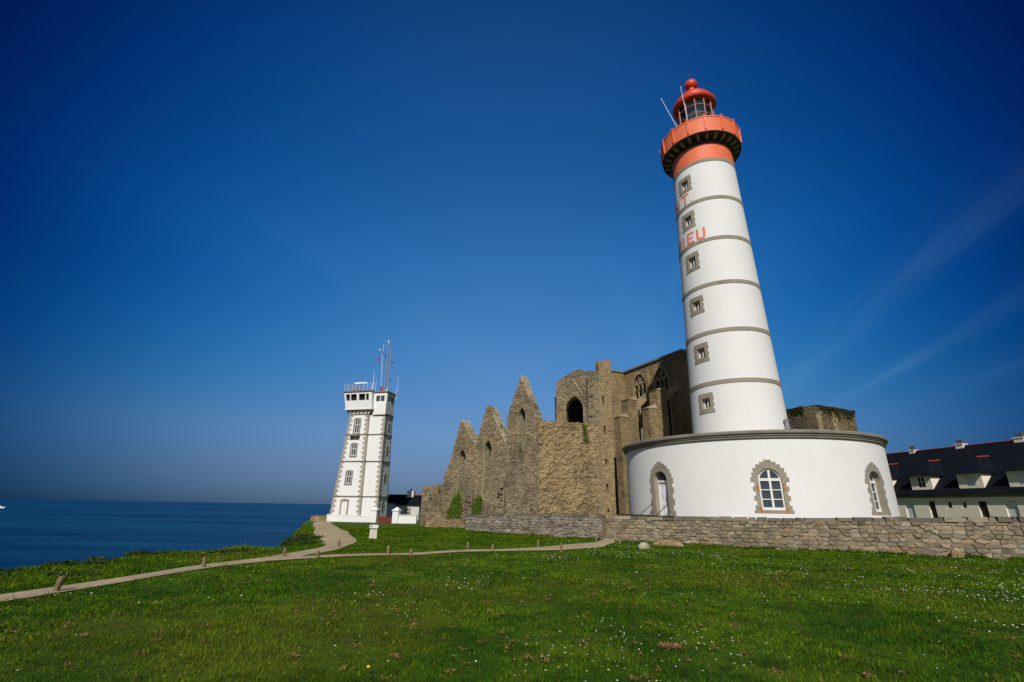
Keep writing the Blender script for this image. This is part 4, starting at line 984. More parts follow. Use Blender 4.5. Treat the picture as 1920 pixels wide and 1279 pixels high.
    tp = [(5.78, -.4), (7.02, -.4), (7.32, 15.15), (7.0, 15.05), (6.0, 14.85)]
    bm = bmesh.new(); plate(bm, jag(tp, .6, .03), [rect(x - .11, x + .11, a, b) for x, a, b in slits], -.28, .2); knobs(bm, [(5.8, -.4), (7.02, -.4), (7.28, 14.8), (6.05, 14.7)], [rect(x - .2, x + .2, a - .1, b + .1) for x, a, b in slits], -.28, 120, (.2, .4), (.015, .045)); add('stair_turret', bm, M['ruin_warm'])
    bm = bmesh.new(); hexa(bm, [(4.85, -.02, -.4), (5.776, -.25, -.4), (5.776, .9, -.4), (4.85, .9, -.4)], [(5.0, -.02, 13.2), (5.955, -.25, 13.3), (5.955, .9, 13.3), (5.0, .9, 13.2)]); knobs(bm, rect(5.0, 5.75, 0, 12.8), [], -.15, 60); add('turret_left', bm, M['ruin'])
    bm = bmesh.new(); hexa(bm, [(7.022, -.27, -.4), (7.36, .3, -.4), (7.36, 2.1, -.4), (7.022, 2.1, -.4)], [(7.322, -.27, 14.95), (7.6, .3, 14.95), (7.6, 2.1, 14.95), (7.322, 2.1, 14.95)]); knobs(bm, rect(7.03, 7.4, 0, 14), [], .02, 10); add('turret_right', bm, M['choir'])
    bm = bmesh.new(); box(bm, 5.99, 7.0, .201, .25, -.4, 14.6); add('slit_void', bm, M['dark'])
    # --- choir with windows and buttresses
    mt2 = Matrix.Rotation(R(34), 4, 'Z') @ Matrix.Translation((13.5 - 2.3, 55.2 - 42.0, 0)) @ Matrix.Rotation(R(-65.85), 4, 'Z')
    def add2(name, bm, mat, smooth=False):
        bmesh.ops.transform(bm, matrix=mt2, verts=bm.verts); return link(name, bm, mat, A, smooth)
    w1 = lancet(2.65, 1.02, 8.6, 14.9, 16.25); w2 = lancet(6.2, 1.0, 8.6, 14.7, 16.1)
    cw = [(0, -.5), (9.6, -.5), (9.6, 17.0), (0, 17.0)]
    bm = bmesh.new(); plate(bm, cw, [w1, w2], 0, .34); knobs(bm, cw, [w1, w2], 0, 120, (.3, .6), (.01, .03)); add2('choir_wall', bm, M['choir'])
    for cx, zs, zt in ((2.65, 14.9, 16.25), (6.2, 14.7, 16.1)):
        bm = bmesh.new()
        plate(bm, lancet(cx, 1.22, 8.4, zs, zt + .30), [lancet(cx, 1.0, 8.6, zs, zt)], -.06, .05); add2('window_moulding', bm, M['choir_pale'])
        bm = bmesh.new(); y0, y1 = .06, .20
        for x in (-.36, .36): box(bm, cx + x - .06, cx + x + .06, y0, y1, 8.6, zs - .2)
        for x in (-.66, 0, .66):
            tmp = bmesh.new(); plate(tmp, lancet(cx + x, .36, zs - .5, zs - .1, zs + .35), [lancet(cx + x, .25, zs - .6 + .12, zs - .1, zs + .22)], y0, y1); merge(bm, tmp)
        n = 12
        for (ox, oz, r) in ((-.38, zs + .52, .30), (.38, zs + .52, .30), (0, zs + .95, .26)):
            ring = [(cx + ox + r * math.cos(2 * math.pi * i / n), oz + r * math.sin(2 * math.pi * i / n)) for i in range(n)]; rin = [(cx + ox + (r - .09) * math.cos(2 * math.pi * i / n), oz + (r - .09) * math.sin(2 * math.pi * i / n)) for i in range(n)]
            tmp = bmesh.new(); plate(tmp, ring, [rin], y0 + .003 * (1 + abs(ox) * 3), y1); merge(bm, tmp)
        add2('tracery', bm, M['choir_pale'])
        bm = bmesh.new(); box(bm, cx - 1.25, cx + 2.15, 0.36 + .02 * (cx > 4), .41 + .02 * (cx > 4), 8.0, zt + .6); add2('window_void', bm, M['dark'])
    bm = bmesh.new(); box(bm, -.25, 9.75, -.18, 1.2, 17.003, 17.20); add2('roof_capping', bm, M['lead'])
    bm = bmesh.new(); box(bm, 9.6, 10.3, -.05, 1.2, -.5, 17.0); add2('choir_pier', bm, M['choir'])
    bm = bmesh.new(); box(bm, 4.02, 4.48, -.30, -.003, 9.0, 16.4); add2('wall_pilaster', bm, M['choir']); bm = bmesh.new(); box(bm, 8.52, 8.98, -.30, -.003, 9.0, 16.4); add2('wall_pilaster', bm, M['choir'])
    bm = bmesh.new(); box(bm, -.9, -.003, -3.3, 1.0, -.5, 17.0); add2('transept_wall', bm, M['choir'])
    bm = bmesh.new(); box(bm, -1.0, .12, -3.4, -.19, 17.003, 17.19); add2('roof_capping', bm, M['lead'])
    for x0, x1, zt, zf in ((3.68, 4.82, 12.55, 12.7), (8.18, 9.32, 12.65, 12.7)):
        def stage(ya, yb, za, zb, xa, xb, cap=.35):
            bm = bmesh.new(); hexa(bm, [(xa, ya, za), (xb, ya, za), (xb, yb, za), (xa, yb, za)], [(xa, ya, zb), (xb, ya, zb), (xb, yb, zb), (xa, yb, zb)]); ft = add2('buttress_stage', bm, M['choir'])
            bm = bmesh.new(); xm = (xa + xb) / 2; V = [bm.verts.new(p) for p in ((xa - .05, ya - .08, zb + .003), (xb + .05, ya - .08, zb + .003), (xb + .05, yb, zb + .003), (xa - .05, yb, zb + .003), (xa + .2, yb, zb + cap), (xb - .2, yb, zb + cap))]
            for f in ((0, 1, 5, 4), (1, 2, 5), (2, 3, 4, 5), (3, 0, 4), (0, 3, 2, 1)): bm.faces.new([V[i] for i in f])
            add2('buttress_cap', bm, M['choir_pale'])
        stage(-3.5, -2.3, -.5, zt, x0, x1, .5); stage(-4.6, -3.503, -.5, zt - 1.9, x0 + .08, x1 - .05, .55)
        # flyer: half arch from pier to wall
        bm = bmesh.new(); n = 8; xm = (x0 + x1) / 2
        for i in range(n):
            f0, f1 = i / n, (i + 1) / n; ya, yb = -2.3 + 2.297 * f0, -2.3 + 2.297 * f1
            top = lambda f: zt - .15 + 1.55 * f; und = lambda f: zt - 1.35 + 1.75 * math.sin(f * math.pi / 2)
            xa, xb = xm - .3, xm + .3
            hexa(bm, [(xa, ya, und(f0)), (xb, ya, und(f0)), (xb, yb, und(f1)), (xa, yb, und(f1))], [(xa, ya, top(f0)), (xb, ya, top(f0)), (xb, yb, top(f1)), (xa, yb, top(f1))])
        add2('flying_buttress', bm, M['choir_pale'])
    return A
M['ruin_shadow'] = masonry('lancet_shade_stone', [(.07, .055, .035), (.11, .09, .055), (.09, .072, .045)], 2.4, 1.6, .6)
M['choir_pale'] = masonry('choir_pale_ashlar', [(.30, .235, .13), (.40, .325, .195), (.34, .275, .165)], 1.6, 1.4, .4, mortar=(.18, .145, .09), lichen=.3)
build_abbey()

def leaf_cluster(bm, pts, size, flat=None):
    """many small leaf quads at the points; flat = outward normal they roughly face"""
    for p in pts:
        s = size * random.uniform(.6, 1.4)
        n = Vector((random.gauss(0, 1), random.gauss(0, 1), random.gauss(.4, .8))) if flat is None else Vector(flat) + Vector((random.gauss(0, .55), random.gauss(0, .55), random.gauss(.2, .55)))
        n.normalize(); a = n.orthogonal().normalized(); a.rotate(Matrix.Rotation(random.uniform(0, 6.28), 3, n)); b = n.cross(a)
        p = Vector(p); bm.faces.new([bm.verts.new(p + a * s), bm.verts.new(p + b * s * .6), bm.verts.new(p - a * s), bm.verts.new(p - b * s * .6)])
def build_ruin_bits():
    for lab, poly, y in (('bright green ivy patch on the farthest pointed gable', [(-10.1, .55), (-8.55, .55), (-8.45, 2.2), (-8.7, 3.15), (-9.2, 2.6), (-9.75, 1.7)], .40), ('bright green ivy patch under the middle pointed gable', [(-7.25, .55), (-6.15, .55), (-5.95, 2.3), (-6.2, 2.75), (-6.75, 2.0), (-7.1, 1.2)], .15)):
        I = thing('ivy', lab, 'ivy', (2.3, 42., 0), R(-34)); pts = []
        while len(pts) < 1500:
            x, z = random.uniform(-10.4, -5.8), random.uniform(.4, 3.3)
            if in_poly(x, z, poly): pts.append((x + random.gauss(0, .13), y - random.uniform(.0, .13), z + random.gauss(0, .14) - .35 * (mnoise.noise((x * 3, z * 3, 1)) < -.15)))
        bm = bmesh.new(); leaf_cluster(bm, pts, .07, (0, -1, 0)); link('foliage', bm, M['ivy'], I)
        bm = bmesh.new(); cx = sum(p[0] for p in poly) / len(poly)
        for k in range(4): tube(bm, (cx + .1 * k - .2, y - .03, -.1), (cx + random.uniform(-.4, .4), y - .03, 1.9), .03, .012, 5)
        link('stem', bm, M['wood'], I)
    for lab, pts0, n_ in (('green tufts growing on the slope of the middle pointed gable', [(-4.35, .6, 8.75), (-4.15, .7, 8.3)], 260), ('green plant hanging by the upper right corner of the rubble flank wall', [(3.12, 3.12, 8.6), (3.15, 3.14, 8.0), (3.17, 3.16, 7.4)], 330)):
        I = thing('wall_plant', lab, 'plant', (2.3, 42., 0), R(-34)); pts = []
        for _ in range(n_):
            c_ = random.choice(pts0); pts.append(tuple(v + random.gauss(0, .13) for v in c_))
        bm = bmesh.new(); leaf_cluster(bm, pts, .06); link('foliage', bm, M['ivy'], I)
        bm = bmesh.new(); c_ = pts0[0]; tube(bm, (c_[0], c_[1] + .25, c_[2] - .25), c_, .02, .01, 5); link('stem', bm, M['wood'], I)
    # separate ruined block left of the gables
    K = thing('ruined_outbuilding', 'low square brown stone ruin between the cottage and the pointed gables', 'ruin', (2.3, 42., 0), R(-34))
    poly = [(-14.0, -.5), (-11.3, -.5), (-11.25, 3.65), (-12.6, 3.62), (-14.05, 3.45)]; holes = [rect(-11.85, -11.6, 2.7, 3.2), rect(-13.0, -12.7, 2.15, 2.35), rect(-13.35, -13.15, 1.05, 1.3)]
    bm = bmesh.new(); plate(bm, jag(poly, .4, .05), holes, .9, 3.4); knobs(bm, poly, holes, .9, 90); link('wall', bm, M['ruin'], K)
    bm = bmesh.new(); plate(bm, [(-13.7, 2.1), (-13.55, 2.05), (-12.9, 2.95), (-13.0, 3.0)], [], .84, .92); link('roof_scar', bm, M['capstone'], K)
    bm = bmesh.new(); box(bm, -13.5, -11.5, 1.5, 1.55, .9, 3.3); link('void', bm, M['dark'], K)
    W = thing('ruined_footing', 'low crumbling stone footing at the foot of the farthest gable', 'wall', (2.3, 42., 0), R(-34))
    poly = [(-12.0, -.6), (-7.2, -.6), (-7.2, .55), (-9.5, .45), (-11.0, .42), (-11.9, .2)]
    bm = bmesh.new(); plate(bm, jag(poly, .3, .06), [], -.5, .45); knobs(bm, poly, [], -.5, 80, (.2, .5), (.03, .09)); link('wall_body', bm, M['ruin_warm'], W)
    # keep behind the lighthouse
    K = thing('ruined_keep', 'square mossy stone keep showing above the drum cornice right of the lighthouse tower', 'ruin', (32.5, 50.4, 0), math.atan2(.43, .903))
    hole = [rect(2.95, 3.3, 10.75, 11.15), rect(3.0, 3.2, 10.2, 10.5)]
    poly = [(0, -.5), (7.0, -.5), (7.0, 12.4), (3.8, 12.65), (0, 12.5)]
    bm = bmesh.new(); plate(bm, jag(poly, .5, .06), hole, 0, 1.2); knobs(bm, poly, hole, 0, 160, (.25, .6), (.02, .07)); link('front_wall', bm, M['keep'], K)
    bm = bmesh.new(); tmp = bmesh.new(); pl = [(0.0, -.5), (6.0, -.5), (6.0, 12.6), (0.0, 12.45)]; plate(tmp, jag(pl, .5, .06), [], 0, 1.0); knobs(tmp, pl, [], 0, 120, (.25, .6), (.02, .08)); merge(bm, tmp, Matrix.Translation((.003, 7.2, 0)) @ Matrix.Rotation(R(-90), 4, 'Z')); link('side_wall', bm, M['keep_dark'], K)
    bm = bmesh.new(); plate(bm, rect(2.8, 3.45, 10.0, 11.35), hole, -.05, .0); link('loophole_frame', bm, M['capstone'], K); bm = bmesh.new(); box(bm, 2.7, 3.6, .5, .55, 10, 11.4); link('void', bm, M['dark'], K)
    bm = bmesh.new(); hexa(bm, [(.0, -.08, -.5), (.95, -.08, -.5), (.95, .0, -.5), (.0, .0, -.5)], [(.0, -.08, 12.3), (.75, -.08, 12.3), (.75, .0, 12.3), (.0, .0, 12.3)]); link('corner_stones', bm, M['choir_pale'], K)
    bm = bmesh.new(); pts = []
    for _ in range(1100):
        x = random.uniform(0, 7.0); pts.append((x, -.03 - random.random() * .12, 12.5 - abs(random.gauss(0, .55)) * (1 if mnoise.noise((x * 1.5, 0, 0)) > -.1 else .35)))
    for _ in range(900):
        y = random.uniform(1.2, 7); pts.append((-.05 - random.random() * .12, y, 12.5 - abs(random.gauss(0, .35))))
    leaf_cluster(bm, pts, .09); link('wall_moss', bm, M['moss'], K)
M['moss'] = leaf_mat('wall_moss', (.035, .035, .012), (.085, .075, .025))
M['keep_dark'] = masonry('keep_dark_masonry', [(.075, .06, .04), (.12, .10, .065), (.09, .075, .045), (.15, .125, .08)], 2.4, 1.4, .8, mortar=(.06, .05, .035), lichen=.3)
build_ruin_bits()

# ------------------------------------------------------------------ rubble field walls
TONES = [(.23, .19, .135), (.28, .235, .165), (.185, .155, .115), (.31, .26, .185), (.24, .195, .13), (.25, .22, .17), (.30, .22, .14), (.16, .138, .105), (.34, .30, .22)]
def stone_wall(name, label, p0, p1, base, top, thick=.5, cap=True, parts_only=None, grey=0., hmean=.175, reddish=.06, cap_h=.16):
    d = Vector((p1[0] - p0[0], p1[1] - p0[1], 0)); L = d.length; W = thing(name, label, 'stone wall', (p0[0], p0[1], 0), math.atan2(d.y, d.x))
    bz = lambda x: base(x / L) - .12; tz = lambda x: top(x / L)
    bm = bmesh.new(); lay = bm.loops.layers.float_color.new('Col')
    def tone():
        c = (.27, .155, .085) if random.random() < reddish else random.choice(TONES); k = random.uniform(.80, 1.18); g = sum(c) / 3; br = (.245, .182, .105)
        return tuple(((v * .75 + w_ * .25) * (1 - grey) + g * grey) * k * 1.10 for v, w_ in zip(c, br))
    H = max(tz(0) - bz(0), tz(L) - bz(L)) - (cap_h if cap else 0); hx, hz = hmean * 1.75, hmean
    def clip(poly, m, n):
        out = []
        for a, b in zip(poly, poly[1:] + poly[:1]):
            da, db = (a - m).dot(n), (b - m).dot(n)
            if da <= 0: out.append(a)
            if (da < 0) != (db < 0): out.append(a.lerp(b, da / (da - db)))
        return out
    for side in (0, 1):
        seeds = []; nz = max(3, int(round(H / hz)))
        if side == 1: hx2, nz = hx * 1.6, max(2, nz - 2)
        else: hx2 = hx
        for r_ in range(nz):
            x = random.uniform(-.5, .5) * hx2; big = 1.45 if r_ < nz * .3 else 1.0
            while x < L + hx2:
                seeds.append(Vector((x + random.uniform(-.12, .12) * hx2, (r_ + .5 + random.uniform(-.20, .20)) / nz * H * 2.3))); x += big * hx2 * random.choice([.45, .6, .8, 1, 1.2, 1.7])
        # heights are stretched in the metric so that the cells lie flat
        sx = np.array([q.x for q in seeds]); sz = np.array([q.y for q in seeds]); start = len(bm.verts)
        for k, q in enumerate(seeds):
            if q.x < -.1 or q.x > L + .1: continue
            poly = [Vector((max(0, q.x - 1.4), 0)), Vector((min(L, q.x + 1.4), 0)), Vector((min(L, q.x + 1.4), H * 2.3)), Vector((max(0, q.x - 1.4), H * 2.3))]
            near = np.argsort((sx - q.x) ** 2 + (sz - q.y) ** 2)[1:22]
            for m_ in near:
                o = seeds[m_]; poly = clip(poly, (q + o) / 2, (o - q).normalized())
                if len(poly) < 3: break
            if len(poly) < 3: continue
            c0 = sum(poly, Vector((0, 0))) / len(poly)
            # drop near-duplicate corners, then shrink for the mortar joint
            pp = [p for i_, p in enumerate(poly) if (p - poly[i_ - 1]).length > .02]
            if len(pp) < 3: continue
            prot = random.uniform(.022, .085); col = tone(); rings = []
            for gap, yy in ((.006, .06), (.010, -prot * .45), (.028, -prot * .9), (.06, -prot * random.uniform(.95, 1.15))):
                ring = []
                for p in pp:
                    v = p - c0; ln = v.length; p2 = c0 + v * max(.25, (ln - gap * 1.35) / ln) if ln > 1e-6 else p
                    f = min(1, max(0, p2.y / (H * 2.3))); top_ = tz(p2.x) - (cap_h if cap else 0)
                    ring.append(bm.verts.new((p2.x, yy + random.uniform(-.006, .006), bz(p2.x) + (top_ - bz(p2.x)) * f)))
                rings.append(ring)
            fs = [bm.faces.new(rings[-1])]
            for A_, B_ in zip(rings[:-1], rings[1:]):
                for i_ in range(len(A_)): fs.append(bm.faces.new((A_[i_], A_[(i_ + 1) % len(A_)], B_[(i_ + 1) % len(A_)], B_[i_])))
            for f_ in fs:
                for lp in f_.loops: lp[lay] = (*col, 1)
        if side == 1:
            bm.verts.ensure_lookup_table()
            for v in bm.verts[start:]: v.co.x = L - v.co.x; v.co.y = thick - v.co.y
    link('stones', bm, M['stone'], W)
    bm = bmesh.new(); n = max(2, int(L / 1.2))
    for i in range(n):
        xa, xb = L * i / n, L * (i + 1) / n; hexa(bm, [(xa, -.016, bz(xa)), (xb, -.016, bz(xb)), (xb, thick - .006, bz(xb)), (xa, thick - .006, bz(xa))], [(xa, -.016, tz(xa) - .02 - .15 * cap), (xb, -.016, tz(xb) - .02 - .15 * cap), (xb, thick - .006, tz(xb) - .02 - .15 * cap), (xa, thick - .006, tz(xa) - .02 - .15 * cap)])
    link('core', bm, M['mortar'], W)
    if cap:
        bm = bmesh.new(); lay = bm.loops.layers.float_color.new('Col'); x = 0
        while x < L:
            xb = min(L, x + random.choice([.3, .45, .6, .8, 1.1]) * random.uniform(.85, 1.15)); h0 = tz(x) - cap_h + random.uniform(-.012, .012); h1 = tz((x + xb) / 2) + random.uniform(-.035, .03); o0 = random.uniform(.04, .11); r = random.uniform(.02, .04)
            fs = hexa(bm, [(x, -o0, h0), (xb - .02, -o0 + random.uniform(-.015, .015), h0), (xb - .02, thick + .07, h0), (x, thick + .07, h0)], [(x + r, -o0 + r * 1.5, h1), (xb - .02 - r, -o0 + r * 1.5, h1 + random.uniform(-.03, .03)), (xb - .02 - r, thick + .05, h1), (x + r, thick + .05, h1)])
            c = random.choice([(.13, .115, .085), (.19, .165, .12), (.25, .21, .15), (.15, .125, .085), (.28, .24, .175), (.12, .105, .08)]); k = random.uniform(.8, 1.2)
            for f in fs:
                for lp in f.loops: lp[lay] = tuple(v * k for v in c) + (1,)
            x = xb
        link('coping', bm, M['stone'], W)
    return W
def lerpf(pts): return lambda t: float(np.interp(t, [p[0] for p in pts], [p[1] for p in pts]))
Lw = math.hypot(30.5 - 5.62, 15.6 - 26.75)
stone_wall('boundary_wall', 'long rubble stone wall with flat capstones in front of the white lighthouse drum', (5.55, 26.72), (20.3, 20.2), lerpf([(0, .0), (.5, -.13), (1, .0)]), lerpf([(0, 1.30), (.1, 1.29), (.5, 1.385), (1, 1.56)]), .55, reddish=.04)
stone_wall('boundary_wall', 'continuation of the rubble wall at the right edge, below the terraced houses', (20.31, 20.19), (33, 15.5), lambda t: .02, lambda t: 1.56 + .02 * t, .55)
stone_wall('boundary_wall', 'grey lichened rubble wall with dark capstones below the pointed gables, left of the gateway', (-2.95, 35.05), (5.16, 28.38), lerpf([(0, -.06), (1, 0)]), lerpf([(0, 1.12), (.17, 1.14), (.175, 1.25), (.55, 1.28), (1, 1.30)]), .55, grey=.35, hmean=.16, reddish=.0)
stone_wall('gateway_wall', 'pale stone jamb wall standing inside the gateway behind the wooden pegs', (5.25, 28.75), (7.2, 29.5), lambda t: 0, lambda t: 1.12, .4, grey=.0, reddish=0, hmean=.32)
def boulder(name, label, c, s, rot, mat):
    bm = bmesh.new(); bmesh.ops.create_icosphere(bm, subdivisions=4, radius=1)
    for v in bm.verts:
        k = 1 + .13 * mnoise.noise(v.co * 1.3 + Vector((c[0], 0, 0))) + .05 * mnoise.noise(v.co * 4); v.co = Vector((v.co.x * s[0] * k, v.co.y * s[1] * k, max(-.35, v.co.z) * s[2] * k))
    o = link(name, bm, mat, None, True); o.location = (c[0], c[1], gz(*c) + .1 * s[2]); o.rotation_euler = (0, 0, rot); tag(o, label, 'boulder'); return o
boulder('boulder', 'pale rounded boulder lying in the grass before the left end of the rubble wall', (6.0, 22.9), (.28, .22, .24), .4, M['boulder'] if 'boulder' in M else M['capstone'])
boulder('boulder', 'flat brown stone half sunk at the wall foot right of the pale boulder', (7.55, 24.6), (.75, .35, .22), -.5, M['ruin_warm'])
boulder('boulder', 'dark leaning block at the wall foot near the right edge', (17.95, 20.75), (.24, .22, .34), .2, M['ruin_warm'])

# ------------------------------------------------------------------ terraced houses
def build_terrace():
    H = thing('terraced_house', 'long cream house row with dark slate roof and dormers right of the lighthouse', 'house', (30.9, 39.3, 0), R(-79.4))
    X0, X1, ev = -9.0, 17.0, 2.98
    ow = [(.06, .75, .6, 2.53), (6.86, 7.54, .6, 2.49), (9.4, 10.1, .6, 2.49), (-3.2, -2.5, .6, 2.5)]; od = [(1.9, 2.39, .05, 2.52), (5.27, 5.81, .05, 2.49), (11.4, 11.95, .05, 2.49), (-5.2, -4.7, .05, 2.5)]; os_ = [(3.2, 3.56, 2.03, 2.5), (4.21, 4.54, 2.05, 2.5), (8.2, 8.5, 2.05, 2.5)]
    bm = bmesh.new(); plate(bm, rect(X0, X1, -.4, ev), [rect(a, b, c, d) for a, b, c, d in ow + od + os_], 0, .22); box(bm, X0, X1, 6.7, 7.0, -.4, ev); box(bm, X0, X0 + .2, .23, 6.69, -.4, ev); box(bm, X1 - .2, X1, .23, 6.69, -.4, ev); link('front_wall', bm, M['cream'], H)
    bm = bmesh.new(); box(bm, X0, X1, -.06, -.002, ev - .22, ev - .02); link('eaves_band', bm, M['granite_dark'], H)
    for kind, lst in (('shutter', ow), ('door', od), ('window', os_)):
        for a, b, c, d in lst:
            bm = bmesh.new()
            if kind == 'door': box(bm, a, b, .14, .2, c, d); link('door', bm, M['darkdoor'], H)
            elif kind == 'shutter':
                box(bm, a, b, .10, .16, c, d)
                for k in range(9): box(bm, a + .02, b - .02, .09, .101, c + .05 + k * (d - c - .1) / 9, c + .05 + (k + .8) * (d - c - .1) / 9)
                link('shutter', bm, M['shutter'], H)
            else:
                plate(bm, rect(a, b, c, d), [rect(a + .05, b - .05, c + .05, d - .05)], .13, .18); w = link('window', bm, M['frame'], H); bm = bmesh.new(); box(bm, a + .02, b - .02, .15, .16, c + .02, d - .02); link('pane', bm, M['dark'], w)
    yr, zr = 3.5, 6.62
    bm = bmesh.new(); hexa(bm, [(X0 - .2, -.28, ev), (X1 + .2, -.28, ev), (X1 + .2, 7.28, ev), (X0 - .2, 7.28, ev)], [(X0 - .2, yr - .02, zr), (X1 + .2, yr - .02, zr), (X1 + .2, yr + .02, zr), (X0 - .2, yr + .02, zr)]); link('roof', bm, M['slate'], H)
    bm = bmesh.new(); x = X0 - .2
    while x < X1: tube(bm, (x, yr, zr), (x + .38, yr, zr + .01), .05, .045, 8); x += .385
    link('ridge_tiles', bm, M['tile'], H)
    # dormers with hipped slate roofs
    for cx, kind in ((-1.75, 'shutter'), (1.68, 'window'), (5.12, 'shutter'), (8.2, 'shutter'), (11.6, 'window')):
        w = .8; z0, z1 = 3.36, 4.34; y0 = .10
        bm = bmesh.new(); plate(bm, rect(cx - w, cx + w, z0, z1), [rect(cx - .30, cx + .30, z0 + .12, z1 - .02)], y0, y0 + .15)
        for s in (-1, 1): hexa(bm, [(cx + s * w - .07, y0 + .151, z0), (cx + s * w + .07 * 0, y0 + .151, z0), (cx + s * w, 1.15, z1 - .1), (cx + s * w - .07, 1.15, z1 - .1)], [(cx + s * w - .07, y0 + .151, z1), (cx + s * w, y0 + .151, z1), (cx + s * w, 1.15, z1), (cx + s * w - .07, 1.15, z1)])
        d = link('dormer', bm, M['cream'], H)
        bm = bmesh.new()
        if kind == 'window':
            plate(bm, rect(cx - .30, cx + .30, z0 + .12, z1 - .02), [rect(cx - .25, cx - .025, z0 + .18, z1 - .09), rect(cx + .025, cx + .25, z0 + .18, z1 - .09)], y0 + .04, y0 + .1); box(bm, cx - .27, cx + .27, y0 + .045, y0 + .09, z0 + .55, z0 + .58); link('window_frame', bm, M['frame'], d)
            bm = bmesh.new(); box(bm, cx - .29, cx + .29, y0 + .075, y0 + .085, z0 + .13, z1 - .03); link('pane', bm, M['dark'], d)
        else:
            box(bm, cx - .30, cx + .30, y0 + .05, y0 + .1, z0 + .12, z1 - .02)
            for k in range(8): box(bm, cx - .28, cx + .28, y0 + .04, y0 + .051, z0 + .15 + k * .095, z0 + .15 + k * .095 + .075)
            link('shutter', bm, M['shutter'], d)
        bm = bmesh.new(); e = .22
        V = [bm.verts.new(p) for p in ((cx - w - e, y0 - .28, z1 + .003), (cx + w + e, y0 - .28, z1 + .003), (cx + w + e, 1.3, z1 + .003), (cx - w - e, 1.3, z1 + .003), (cx - .02, 1.35, 5.5), (cx - .02, 2.5, 5.6))]
        for f in ((0, 1, 4), (1, 2, 5, 4), (3, 0, 4, 5), (0, 3, 2, 1), (2, 3, 5)): bm.faces.new([V[i] for i in f])
        link('dormer_roof', bm, M['slate'], d)
        bm = bmesh.new(); tube(bm, (cx - .02, 1.34, 5.52), (cx - .02, 2.4, 5.61), .05, .05, 8); link('dormer_ridge', bm, M['tile'], d)
    for x, w, ht in ((-1.1, .24, .10), (2.7, .28, .16), (6.62, .30, .16), (12.5, .35, .2)):
        bm = bmesh.new(); box(bm, x - w, x + w, yr - .22, yr + .22, zr - .4, zr + ht); box(bm, x - w - .04, x + w + .04, yr - .26, yr + .26, zr + ht - .07, zr + ht - .002); ch = link('chimney', bm, M['cream'], H)
        for q in (-.12, .12):
            bm = bmesh.new(); lathe(bm, [(.01, zr + ht), (.09, zr + ht), (.075, zr + ht + .24), (.11, zr + ht + .26), (.09, zr + ht + .33), (.01, zr + ht + .33)], 10, (x + q * (1 if w < .35 else 1.6), yr)); link('chimney_pot', bm, M['pot'], ch)
    return H
M['shutter'] = plain('white_roller_shutter', (.66, .68, .70), .5, var=.04); M['pot'] = plain('sooty_pot', (.07, .055, .045), .8, var=.4)
build_terrace()

# ------------------------------------------------------------------ small things on the grass
def build_pegs():
    spots = [((-8.62, 10.19), .27, 'leaning dark wooden peg beside the gravel path, nearest the left edge'), ((-8.02, 13.84), .24, 'wooden peg on the right verge of the gravel path, second from the left edge'),
             ((-7.42, 17.25), .26, 'wooden peg standing right where the two gravel paths fork'), ((-6.07, 16.61), .22, 'wooden peg on the near side of the narrow path just right of the fork'),
             ((-7.0, 21.34), .25, 'dark wooden peg in the bend of the gravel path below the signal tower'), ((-4.25, 18.35), .28, 'taller wooden peg of the close pair midway along the narrow path'),
             ((-3.36, 17.92), .22, 'shorter wooden peg of the close pair midway along the narrow path'), ((-1.66, 21.0), .26, 'wooden peg beyond the narrow path, below the left end of the grey wall'),
             ((-.64, 20.5), .25, 'wooden peg beside the narrow path, just right of the one below the grey wall end'), ((1.31, 23.07), .27, 'wooden peg beyond the pale path on worn earth'),
             ((2.1, 20.75), .30, 'wooden peg on the near edge of the widening pale path'), ((4.43, 26.11), .24, 'wooden peg left of the gateway in the stone wall'), ((5.48, 25.4), .18, 'short wooden peg right of the gateway in the stone wall')]
    first = None
    for i, ((x, y), h, lab) in enumerate(spots):
        if first is None:
            bm = bmesh.new(); n = 10; rings = []
            for z in (-.12, 0, .1, .2, .255, .262):
                r = .052 if z < .25 else .044; rings.append([bm.verts.new((r * math.cos(6.2832 * k / n) * (1 + .12 * math.sin(k * 2.1)), r * math.sin(6.2832 * k / n), z + (.012 * math.sin(k) if z > .2 else 0))) for k in range(n)])
            for a, b in zip(rings[:-1], rings[1:]):
                for k in range(n): bm.faces.new((a[k], a[(k + 1) % n], b[(k + 1) % n], b[k]))
            bm.faces.new(rings[-1]); o = link('wooden_peg', bm, M['wood']); first = o
        else: o = first.copy(); COL.objects.link(o)
        o.location = (x, y, gz(x, y)); s = h / .26; o.scale = (1, 1, s); o.rotation_euler = (random.uniform(-.04, .04), random.uniform(-.04, .08), random.uniform(0, 6))
        if i == 0: o.rotation_euler = (.02, .20, 0)
        tag(o, lab, 'wooden peg', 'wooden pegs along the paths')
build_pegs()
def build_info():
    x, y = -7.05, 26.75; z = gz(x, y); I = thing('info_pedestal', 'pale stone pedestal with a tilted white information panel on the grass before the signal tower', 'sign', (x, y, z), R(12))
    bm = bmesh.new(); hexa(bm, [(-.20, -.13, -.1), (.20, -.13, -.1), (.20, .13, -.1), (-.20, .13, -.1)], [(-.18, -.11, .50), (.18, -.11, .50), (.18, .11, .56), (-.18, .11, .56)]); link('shaft', bm, M['info'], I)
    bm = bmesh.new(); hexa(bm, [(-.22, -.17, .50), (.22, -.17, .50), (.22, .15, .575), (-.22, .15, .575)], [(-.22, -.17, .535), (.22, -.17, .535), (.22, .15, .655), (-.22, .15, .655)]); p = link('panel', bm, M['wmetal'], I)
    bm = bmesh.new(); hexa(bm, [(-.19, -.12, .558), (-.09, -.12, .558), (-.09, .0, .603), (-.19, .0, .603)], [(-.19, -.12, .562), (-.09, -.12, .562), (-.09, .0, .607), (-.19, .0, .607)]); link('panel_picture', bm, M['tile'], p)
